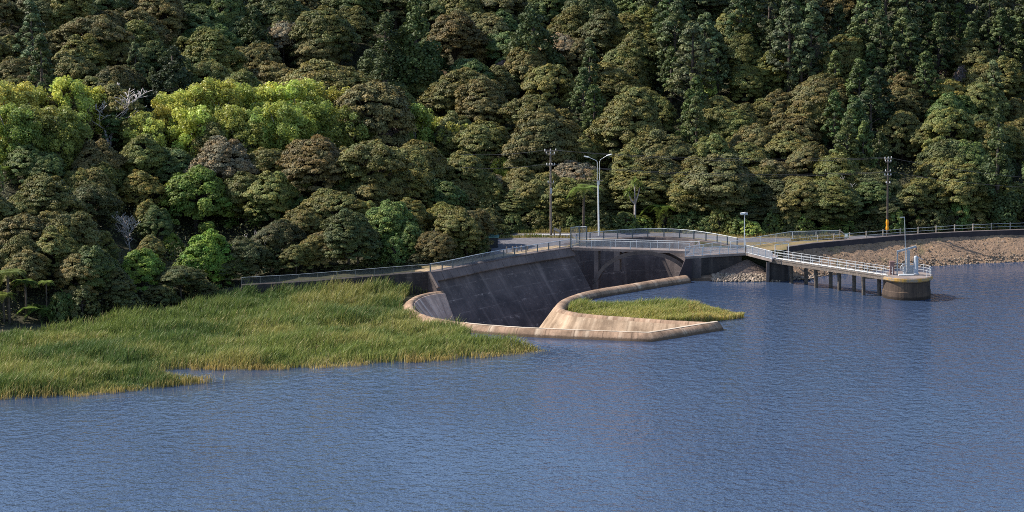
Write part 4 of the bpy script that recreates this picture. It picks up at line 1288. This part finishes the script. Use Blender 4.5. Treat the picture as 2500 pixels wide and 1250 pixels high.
TREES = """
75,2,105,rt 20,72,100,ko 100,92,108,rh 165,-16,75,ch 130,12,80,ko 222,18,140,kb 265,0,110,kb 335,8,110,kb 335,40,115,ko 200,84,130,ko 130,57,95,kb 255,88,95,kg 295,84,105,ko 362,80,100,kg
35,128,105,kb 180,118,115,ko 285,138,135,kb 235,163,110,ko 288,166,110,kd 330,104,62,rt 420,84,135,ce 455,130,90,ch 370,160,80,ch 425,6,85,kb 440,68,105,ko 520,73,135,ko 510,36,105,kg 570,14,105,kt 618,-8,110,ch 480,-14,110,kg
505,130,125,ko 602,94,115,kb 590,158,125,ko 150,196,135,kb 280,203,115,kb 300,226,115,kg 410,214,85,kp 350,256,115,ko 70,165,90,kb 30,180,100,ko
30,204,112,ll 85,212,95,ll 165,198,112,ll 215,212,85,ll 250,222,70,ll 25,262,112,lm 90,262,112,lm 160,266,105,lm 345,282,85,ll 400,258,85,ll 425,230,95,ll 480,216,95,ll 532,197,105,ll 590,205,95,ll 640,214,95,ll 470,270,105,ll 560,264,105,ll 625,270,95,lm 690,204,105,ll 745,197,105,ll 690,256,112,lm 760,250,112,lm 820,214,95,ll 842,268,95,lm 60,300,100,lm 140,305,100,lm 730,285,95,lm
272,262,165,D0 690,34,98,kp 690,6,115,ko 785,0,150,ko 855,16,110,ko 780,70,115,kb 640,84,95,kb 735,45,90,ko 790,117,175,ko 677,129,135,kb 770,168,120,ko 830,80,40,rn 940,14,155,ch 1012,-14,170,ch 935,118,125,ch 1065,92,62,ch 1010,100,100,ce
915,164,185,kb 850,188,95,kb 967,194,105,ko 900,216,135,kd 1040,178,85,ko 1055,62,85,kd 1112,34,125,kb 1178,8,125,kb 1152,48,95,kp 1222,18,100,kg 1228,64,105,kg 1152,119,125,kg 1140,154,125,kb 1222,154,105,kb 1080,164,75,kp 1080,184,115,ko 1170,194,135,kb 1245,128,62,kk
946,247,120,kk 1015,262,100,lm 898,256,75,ko 1012,240,75,kb 1110,279,115,ko 1182,284,135,ko 1060,302,65,ll 902,302,65,ll 1110,300,85,ll 1152,318,72,ll
370,300,85,ll 520,300,90,lm 605,300,90,lm 880,290,80,lm 1062,286,70,ll 1130,330,60,ll 512,291,130,ko 342,326,110,ko 422,338,120,kg 547,343,145,kp 570,330,75,ko 240,343,115,kb 60,343,105,kg 112,358,105,kg 250,377,105,ko 190,404,95,ko 232,404,115,kb 475,392,185,Rv 342,420,95,ky 362,480,72,ky
112,430,155,ko 45,455,115,ko 130,490,125,kb 172,508,135,kb 215,434,125,kd 60,500,125,kb 20,530,85,ko 40,568,115,kb 130,558,125,ko 238,548,80,ko 5,415,56,ff 120,403,36,ff
312,520,90,D2 382,508,75,kg 372,558,65,ko 507,559,150,Rv 345,599,122,Rv 418,570,68,Rv 600,400,115,ko 606,440,65,ky 650,347,115,ko 692,358,95,kb 770,321,165,kb 740,344,105,ko 660,418,125,ko 690,440,105,kg 742,376,66,kk 810,440,115,ko 852,404,65,kg 720,400,95,ko
900,321,155,ko 960,334,135,ko 1012,330,145,ko 940,374,115,ko 1020,368,95,kd 1090,364,115,kg 1000,404,115,ko 920,410,105,ko 1080,420,115,kg 1132,430,85,kb 1130,358,125,ko 1170,394,105,ko 1216,418,62,kp 1190,428,95,ko 840,360,100,ko
950,484,135,Rw 902,474,65,ky 1000,489,85,ky 1080,477,95,ky 1112,489,115,ko 1150,500,105,kb 1188,498,85,ko 1000,540,95,Rw 920,555,85,sw 962,566,95,sw 1020,560,85,sm 1090,568,66,D2 1060,552,85,kb 1140,540,95,ko 1158,530,75,kg 1160,552,70,sd 1150,572,70,sd 1110,590,60,sd 1165,592,50,sd 1070,610,60,sd 1020,615,70,sd 960,622,70,sd 900,630,70,sd 840,640,60,sd
742,488,95,ko 762,558,75,ko 688,560,50,ff 850,518,125,kd 680,518,115,kd 640,510,44,ff 602,528,44,ff 622,546,44,ff 600,560,105,kd 722,588,75,ko 625,586,62,D1 872,556,115,kd 795,556,90,kb 560,620,80,kd 660,590,80,kd
20,668,95,ff 62,690,72,ff 112,690,44,ff 98,758,95,ff 8,722,72,ff 230,598,115,kd 272,636,105,kd 140,618,65,sg 158,658,62,sg 60,610,110,kb 180,600,110,kb 440,640,110,kd 200,690,110,sd 300,700,110,sd 390,690,110,sd 480,676,110,sd 540,670,80,sd 420,716,60,sg 510,705,60,sg
1300,-22,150,ch 1280,100,85,ko 1365,71,95,kp 1416,78,95,kb 1412,31,64,kp 1390,10,105,ko 1470,28,115,kd 1530,26,115,ko 1585,21,105,ko 1450,2,85,kb 1568,54,125,ko 1300,104,115,ko 1345,139,135,ko 1437,98,92,rh 1425,170,80,rn 1450,210,80,rn 1520,94,115,ko 1470,130,105,ko 1540,134,105,ko 1500,168,115,ko 1567,186,125,ko 1540,244,155,ko 1290,208,125,ko 1352,244,115,ko 1332,276,165,kb 1335,218,60,kb 1592,220,105,ko
1650,6,105,rt 1720,36,105,rt 1690,60,115,rt 1752,84,85,rt 1640,118,75,rn 1700,190,85,rn 1690,226,95,rn 1702,240,95,rn 1728,138,95,cm 1790,14,115,ko 1822,38,105,ko 1800,84,115,ko 1860,128,85,ko 1820,150,95,ko 1858,140,64,ct 1752,212,135,ko 1830,234,125,ko 1790,258,115,ko 1850,288,115,kb 1882,54,64,rh 1630,60,80,rh
1930,-4,115,rt 1982,8,115,rt 1960,54,95,rt 2050,18,75,rh 2075,8,65,kb 2120,14,50,rn 2150,34,105,rh 2200,28,105,rn 2225,62,95,rh 2270,16,85,rn 2292,38,85,rh 2345,14,75,rn 2372,58,72,rn 2395,47,62,kk 2390,18,105,kg 2440,28,85,rh 2490,28,85,rn 1890,58,85,ko 1902,108,105,ko 2060,88,125,ko 1960,108,85,ct 2010,158,155,kb 2000,198,135,ko 2085,60,85,rn 2115,74,75,rn 2130,110,75,rh 2185,108,85,rh 2100,150,95,rn 2132,190,95,rh
2212,168,115,kb 2220,226,95,kb 2205,254,115,kb 2310,121,38,kk 2345,154,42,kk 2370,98,115,ko 2420,128,115,ko 2462,148,105,ko 2320,174,105,ky 2322,208,125,kg 2400,188,125,ko 2425,154,84,rt 2312,246,135,ko 2390,258,105,kg 2440,248,115,ch 2442,288,115,ko 2482,238,85,ko 1910,228,105,kb 1932,254,135,kb 2040,224,85,rn 2092,240,105,rh 2080,262,95,rn 1880,248,95,ko 2150,170,85,rh 2260,130,85,rn 2040,130,85,rn
1290,290,125,kb 1390,308,115,ko 1330,330,115,ko 1290,358,115,kg 1422,328,95,ko 1460,330,55,ky 1512,320,55,ce 1560,328,115,ko 1622,316,135,kb 1700,340,105,ko 1742,334,115,ko 1830,328,115,ko 1790,324,75,ky 1540,358,125,ko 1400,377,115,kp 1450,394,115,ko 1600,364,135,kb 1680,374,105,ko 1762,374,165,kb 1560,408,155,ko 1700,414,145,ko 1762,430,155,ko 1320,398,115,ko 1272,398,105,ko 1230,390,62,ll 1292,428,125,ko 1382,414,135,ko 1422,430,125,kd 1660,444,125,ko 1802,440,145,kd 1860,388,115,ko
1550,431,62,af 1425,462,84,ff 1622,508,100,ff 1270,468,115,ko 1330,470,105,ko 1380,478,115,kd 1480,470,105,kd 1515,504,64,kb 1502,520,64,sg 1430,518,56,sg 1690,500,75,sg 1732,520,72,sg 1780,530,62,sm 1722,468,125,kd 1250,518,64,sg 1580,478,105,kd 1560,525,52,sg 1662,540,44,ff 1305,508,95,so 1505,436,44,D1 1640,480,100,kd 1395,520,60,sg 1450,500,80,sd 1830,500,110,kd 1860,540,70,sd
1890,368,115,kb 1930,300,125,ko 1982,330,115,kb 1957,374,28,rw 2050,344,135,ko 2080,400,105,ko 2070,290,95,rn 2110,300,85,rn 2145,304,95,ch 2260,290,95,ko 2322,318,125,kg 2362,330,115,kg 2440,298,150,ch 2400,290,105,ko 2482,290,85,ko 2250,414,115,ko 2350,400,115,ko 2310,360,105,ko 2140,400,115,kd 2130,440,115,kg 2170,470,125,kd 1960,420,135,ko 2030,430,125,ko 1900,440,145,kd 2000,490,125,kd 2080,458,75,D1 2060,500,115,kd 2385,434,95,Rw 2305,424,42,ff 2400,470,105,ko 2460,444,95,ko 2342,480,75,sw 2352,504,52,ff 2300,494,105,kd 1900,518,64,sm 2187,532,44,ff 2152,534,44,ff 2390,528,75,sg 2490,518,65,ko 2440,520,75,so 2250,528,64,sd 1950,520,100,sd 2030,535,80,sd 2110,530,80,sd
-60,300,130,lm -50,60,120,ko -60,180,120,kb -50,440,130,ko -60,560,120,kb -55,680,120,sd 2560,60,100,rh 2560,200,110,ko 2560,330,120,kg 2555,450,120,ko 2550,520,90,so
"""
LMARK = [(40, 'the leftmost tree ferns'), (125, 'the shore ground fern'), (195, 'the low shoreline shrubs'), (270, 'the white dead tree'), (345, 'the smallest vivid round tree'), (425, 'the leaning pale limbs'), (500, 'the largest vivid round tree'), (560, 'the dark shoreline thicket'),
         (625, 'the path fence end'), (700, 'the middle of the path fence'), (795, 'the twin bare trunks'), (870, 'the retaining wall'), (950, 'the light green tree'), (1030, 'the left weir end'), (1090, 'the twiggy dead bush'), (1150, 'the curved fence start'), (1205, 'the storage bin'),
         (1275, 'the timber bollards'), (1345, 'the brown power pole'), (1405, 'the tall mesh gate'), (1462, 'the white street lamp'), (1550, 'the cabbage tree'), (1622, 'the arch crown'), (1680, 'the bridge end'), (1745, 'the stone abutment'), (1817, 'the camera post'), (1890, 'the jetty head'),
         (1960, 'the first jetty piles'), (2065, 'the notice board'), (2163, 'the orange pole marker'), (2213, 'the intake tower'), (2290, 'the water beyond the tower'), (2360, 'the right embankment'), (2430, 'the right crest railing'), (2500, 'the right picture edge')]
ORD = ['first', 'second', 'third', 'fourth', 'fifth', 'sixth', 'seventh', 'eighth', 'ninth', 'tenth', 'eleventh', 'twelfth', 'thirteenth', 'fourteenth', 'fifteenth', 'sixteenth', 'seventeenth', 'eighteenth']

# place: find the spot on the slope where a tree of that height has its top where measured
YS = np.arange(340, 640, .6)
def place(px, py, H, at_foot=False, fwd=0.0):
    r = [ray(px, 0)]
    X = (px - 1250) / FPX * (YS * _f.y + 0) * 1.018
    Zg = ground_z(X, YS)
    # only real land on the hill side
    ok = inside(X, YS, hill_poly)
    v = YS * _u.y + (Zg + H - CAM_H) * _u.z
    d = YS * _f.y + (Zg + H - CAM_H) * _f.z
    pt = 625 - FPX * v / d
    idx = np.where(ok)[0]
    if not len(idx): return None
    i0 = idx[0]
    if at_foot or pt[i0] <= py:      # already too high at the hill's foot: the tree must be smaller
        i = min(i0 + random.randint(0, 3), len(YS) - 1)
        y = YS[i] - fwd
        top = PY(px, py, y)
        return X[i], y, Zg[i] - fwd * .05, max(1.2, top.z - Zg[i])
    for i in idx:
        if pt[i] <= py:
            return X[i], YS[i], Zg[i], H
    return None
placed = []
seen_xy = []
TOK = TREES.split()
for q in range(29):
    px_ = 1222 + q * 44 + random.uniform(-14, 14)
    TOK.append(f"{px_:.0f},{random.uniform(497, 548) - (px_ > 2000) * 8:.0f},{random.uniform(48, 92):.0f}," + random.choice(('sg', 'sg', 'so', 'sm', 'sw', 'sd', 'so', 'sy')))
for row, yy in enumerate((-45, -95, -150)):
    for q in range(27):
        px_ = -20 + q * 97 + (row % 2) * 48 + random.uniform(-18, 18)
        TOK.append(f"{px_:.0f},{yy + random.uniform(-15, 15):.0f},{random.uniform(100, 130):.0f}," + (random.choice(('ko', 'kb', 'kg', 'kd')) if px_ < 1600 or q % 3 == 0 else random.choice(('rh', 'rn', 'rh', 'rt'))))
for tok in TOK:
    a = tok.split(',')
    px, py, w_, kc = float(a[0]), float(a[1]), float(a[2]), a[3]
    kd = KINDS[kc[0]]
    w_ *= 1.18 if kc[0] == 'k' else 1.08 if kc[0] == 'l' else 1.1 if kc[0] == 'c' else 1.0
    wm = w_ / 16.4
    for it in range(3):
        H = wm * kd[3] if kc[0] != 'D' else wm * (.72 if kc == 'D0' else 1.05)
        if kc[0] == 'k': H = max(H, min(6.5, wm * 1.7)) * random.uniform(.95, 1.1)
        if kc[0] == 'f': H = max(2.4, wm * .9)
        if kc == 'D1': H = wm * 1.7
        res = place(px, py, H, (px < 600 and py > 596 and kc[0] in 'fs') or (px > 1200 and py > 425 and kc[0] in 'fsa'), ((4.0 if kc[0] in 'fa' else 3.0) if px < 1850 else 1.6) if (px > 1200 and kc[0] in 'fsa') else (-2.5 if px > 1200 and kc[0] in 'kD' else 0))
        if res is None: break
        x, y, z, H2 = res
        d = proj(x, y, z + H2)[2]
        wm = w_ / FPX * d
    if res is None: continue
    x = (px - 1250) / FPX * d
    z = gz(x, y)
    if kc[0] == 's': H2 = min(H2, wm * 1.25)
    placed.append([px, py, wm, kc, x, y, z, H2])
# labels: kind and colour, then where up the slope, counted within one landmark's column
groups = {}
for r in placed:
    lm = min(LMARK, key=lambda q: abs(q[0] - r[0]))[1]
    cn = CNAME.get(r[3][1], '')
    base = (cn + ' ' + KINDS[r[3][0]][4]).strip()
    groups.setdefault((base, lm), []).append(r)
labels = {}
for (base, lm), rs in groups.items():
    rs.sort(key=lambda r: -r[1])
    for i, r in enumerate(rs):
        if len(rs) == 1: labels[id(r)] = f'only {base} up the slope above {lm}'
        else: labels[id(r)] = f'{base}, {ORD[i]} of {len(rs)} upslope from {lm}'
SPECIAL = {'272,262': 'large white bare dead tree standing below the lime poplars', '475,392': 'largest vivid green round tree, halfway up the left bank', '345,599': 'smallest of the vivid round trees, low beside the reeds',
           '507,559': 'vivid green round tree with sloping top above the leaning pale limbs', '1550,431': 'spiky yellow-green cabbage tree beside the street lamp', '946,247': 'wide pinkish grey dying crown beside the lime poplars'}
cnt = {}
for r in placed:
    px, py, wm, kc, x, y, z, H = r
    meshes, mw, mh, _, phrase, nm, cat, grp = KINDS[kc[0]]
    i = cnt[kc[0]] = cnt.get(kc[0], -1) + 1
    lab = SPECIAL.get(f'{int(px)},{int(py)}', labels[id(r)])
    s = wm / mw
    if kc[0] == 'D':
        me = meshes[int(kc[1])]
        o = bpy.data.objects.new(nm, me); link(o)
        o.location = (x, y, z); o.scale = (s, s, H / mh); o.rotation_euler = (0, 0, random.uniform(0, 6.28))
        tag(o, lab, cat, grp)
        continue
    cm, tm = meshes[i % len(meshes)] if i % 7 else meshes[random.randrange(len(meshes))]
    t = thing(nm, (x, y, z), lab, cat, grp)
    tl_ = .09 if kc[0] == 'k' else .02
    t.rotation_euler = (random.uniform(-tl_, tl_), random.uniform(-tl_, tl_), random.uniform(0, 6.28))
    t.scale = (s * random.uniform(.9, 1.15), s * random.uniform(.9, 1.15), H / mh)
    c = bpy.data.objects.new('crown', cm); link(c, t)
    if kc[0] == 'f':
        mH = 3.0 if cm is FER[0][0] else 2.2
        s *= 1.25
        t.scale = (s, s, s)
        c.location = (0, 0, H / s - mH)
    jr = random.uniform(.82, 1.2)
    jc = tuple(v * jr * random.uniform(.92, 1.08) for v in COLS[kc[1]])
    c.color = (*jc, 1)
    b = bpy.data.objects.new('trunk', tm); link(b, t)
    if kc[0] == 'f': b.scale = (1, 1, H / s / mH)

# understorey: low scrub covering the forest floor (beyond counting)
def scrub():
    n = 320000
    X = RNG.uniform(-105, 105, n); Y = RNG.uniform(345, 535, n)
    k = inside(X, Y, hill_poly) & (np.abs(X) < 0.195 * Y + 8)
    X, Y = X[k], Y[k]
    Z = ground_z(X, Y)
    C = np.stack([X, Y, Z + RNG.uniform(.05, 1, len(X)) * np.clip(2.6 + 1.6 * field(X, Y, 4.0), .4, 6)], 1)
    V = leaves(C, np.tile([[0, -.3, .8]], (len(X), 1)), .125, .8)
    t = RNG.uniform(.6, 1.3, (len(X), 1)); col = np.repeat(np.concatenate([t, t, t, np.ones_like(t)], 1), 4, 0)
    me = np_mesh('undergrowth', V, np.arange(len(V)), 4, 'leaf', {'tint': col})
    o = bpy.data.objects.new('undergrowth', me); link(o); o.color = (.078, .084, .030, 1)
    tag(o, kind='stuff')
scrub()

# ------------------------------------------------------------------ reeds and verge grass
leaf_mat('blade', 0.3, 0.55)
def blades(name, polys, n, h0, h1, width, colour, lean=(.35, -.1), zf=None, mat='blade', edge_n=None):
    xs = [p[0] for q in polys for p in q]; ys = [p[1] for q in polys for p in q]
    X = RNG.uniform(min(xs), max(xs), n); Y = RNG.uniform(min(ys), max(ys), n)
    k = np.zeros(n, bool)
    for q in polys: k |= inside(X, Y, q)
    k &= ~inside(X, Y, chan_poly)
    if edge_n:      # ragged, thinning margin with stray stems
        de = seg_dist(X, Y, edge_n)
        f_ = field(X, Y, 1.1) * .5 + .5
        far_in = np.clip(de / 2.2, 0, 1)
        k = (k & (RNG.uniform(0, 1, n) < .25 + .75 * far_in + .5 * f_ - .2)) | ((de < 1.5) & (RNG.uniform(0, 1, n) < .035 * np.clip(f_, 0, 1)) & ~inside(X, Y, chan_poly))
        k &= (RNG.uniform(0, 1, n) < .62 + .5 * np.clip(field(X, Y, 1.7) + .4, 0, 1))
    X, Y = X[k], Y[k]
    n = len(X)
    Z = (ground_z(X, Y) if zf is None else zf(X, Y))
    Z = np.maximum(Z, -.05)
    h = RNG.uniform(h0, h1, n) * (1 + .22 * field(X, Y, 2.2) + .12 * field(Y, X, .7))
    if edge_n:
        rr_ = [(p.x, p.y) for p in ret_line[:4]]
        h *= 1 + .45 * np.clip(1 - seg_dist(X, Y, rr_) / 5, 0, 1)
        h *= np.clip(.38 + seg_dist(X, Y, edge_n) / 4.5, 0, 1)
    a = RNG.uniform(0, 6.28, n)
    w_ = width * RNG.uniform(.6, 1.3, n)
    ux, uy = np.cos(a) * w_, np.sin(a) * w_
    lx = (lean[0] * RNG.normal(1, .7, n)) * h * .6 + RNG.normal(0, .12, n) * h
    ly = (lean[1] * RNG.normal(1, 1.2, n)) * h * .6 + RNG.normal(0, .12, n) * h
    z0 = np.stack([X, Y, Z - .1], 1)
    mid = np.stack([X + lx * .3, Y + ly * .3, Z + h * .62], 1)
    tip = np.stack([X + lx, Y + ly, Z + h * RNG.uniform(.8, 1.0, n)], 1)
    U = np.stack([ux, uy, np.zeros(n)], 1)
    V = np.stack([z0 - U * .7, z0 + U * .7, mid + U, mid - U, mid - U, mid + U, tip + U * .15, tip - U * .15], 1)
    col = colour(X, Y, n)
    col = np.concatenate([col, np.ones((n, 1))], 1)
    T = np.repeat(col, 8, 0)
    me = np_mesh(name, V.reshape(-1, 3), np.arange(n * 8), 4, mat, {'tint': T})
    o = bpy.data.objects.new(name, me); link(o); o.color = (1, 1, 1, 1)
    return tag(o, kind='stuff')
def pick(C, wts, n):
    r = RNG.uniform(0, 1, n)
    return C
G1, G2, YG, ST, GO = (np.array(c) for c in ((.080, .130, .032), (.165, .210, .046), (.285, .270, .075), (.46, .38, .18), (.52, .35, .12)))
front = [P2(x, y, 0) for x, y in ((-700, 1020), (-200, 990), (0, 978), (200, 969), (400, 952), (528, 933), (440, 925), (405, 912), (440, 905), (700, 905), (900, 893), (1100, 881), (1250, 869), (1345, 856))]
rear = [P2(x, y, 0) for x, y in ((1345, 856), (1250, 846), (1160, 838), (1120, 812), (1085, 800), (1030, 787), (990, 772), (980, 752), (992, 732), (1012, 718), (1040, 706), (1075, 700))]
bed = front + rear[1:] + [(p.x, p.y - .4) for p in reversed(ret_line)] + [(x, y - 4.5) for x, y in reversed(shore[1:])] + [P2(-700, 850, .5)]
def reed_col(X, Y, n):
    df = seg_dist(X, Y, front)
    f1, f2 = field(X, Y, 3.0), field(X, Y, 7.5)
    px = 1250 + FPX * X / (Y * _f.y + 9)
    m = np.clip(.50 + .40 * f2 + .2 * f1 + RNG.normal(0, .28, n), 0, 1)[:, None]
    c = G1 * (1 - m) + G2 * m
    yel = np.clip(.26 + np.clip((X + 42) / 110, -.1, .28) + .45 * f1 - .25 * f2 + RNG.normal(0, .4, n) - np.clip((-25 - X) / 60, 0, .35) - np.clip((df - 8) / 60, 0, .3), 0, 1)[:, None]
    c = c * (1 - yel) + YG * yel
    edge = np.clip(1.15 - df / (.9 + 3.0 * RNG.uniform(0, 1, n) ** 2), 0, 1)[:, None]
    c = c * (1 - edge * .8) + GO * edge * .8
    s = (RNG.uniform(0, 1, n) < .03 + .07 * np.clip(f1, 0, 1))[:, None]
    c = np.where(s, ST * RNG.uniform(.6, 1.2, (n, 1)), c)
    return c * RNG.uniform(.75, 1.25, (n, 1))
blades('reed_bed', [bed], 560000, 1.0, 1.9, .029, reed_col, (.26, -.06), zf=lambda X, Y: np.clip(ground_z(X, Y), -.05, .5), edge_n=front)
isl = [P2(x, y, 0) for x, y in ((1392, 756), (1425, 752), (1500, 752), (1600, 752), (1690, 754), (1752, 760), (1790, 768), (1818, 776), (1770, 782), (1700, 790), (1600, 790), (1500, 784), (1420, 772), (1385, 764))]
def isl_col(X, Y, n):
    t = np.clip((Y - P(1600, 778, 0).y) / (P(1600, 752, 0).y - P(1600, 778, 0).y), 0, 1)
    m = np.clip(.55 - .6 * t + RNG.normal(0, .3, n), 0, 1)[:, None]
    c = G2 * 1.1 * (1 - m) + np.array((.46, .38, .10)) * m
    e = ((RNG.uniform(0, 1, n) < .25) & (X > P(1680, 770, 0).x))[:, None]
    c = np.where(e, GO, c)
    s = (RNG.uniform(0, 1, n) < .12)[:, None]
    return np.where(s, ST, c) * RNG.uniform(.75, 1.25, (n, 1))
pen_xy = [(p.x, p.y) for p in penin_path]
isl_k = [p for p in isl]
blades('island_reeds', [isl_k], 46000, .6, 1.15, .029, isl_col, (.28, -.08), zf=lambda X, Y: X * 0)
verge = [[P2(x, y, Z_T) for x, y in ((1195, 569), (1300, 568), (1400, 567), (1530, 568), (1600, 566), (1700, 567), (1800, 577), (1930, 578), (1930, 566), (1700, 556), (1500, 556), (1300, 557), (1195, 559))],
         [P2(x, y, Z_T) for x, y in ((1205, 577.5), (1300, 576), (1398, 578), (1398, 580), (1300, 579), (1205, 581))],
         [P2(x, y, Z_T) for x, y in ((1930, 588), (2060, 583), (2060, 577), (1930, 578))]]
def verge_col(X, Y, n):
    m = np.clip(.5 + .5 * field(X, Y, 2) + RNG.normal(0, .3, n), 0, 1)[:, None]
    c = np.array((.10, .13, .025)) * (1 - m) + np.array((.26, .20, .06)) * m
    return c * RNG.uniform(.8, 1.2, (n, 1))
blades('verge_grass', verge, 30000, .25, .6, .04, verge_col, (.1, 0), zf=lambda X, Y: X * 0 + tz)
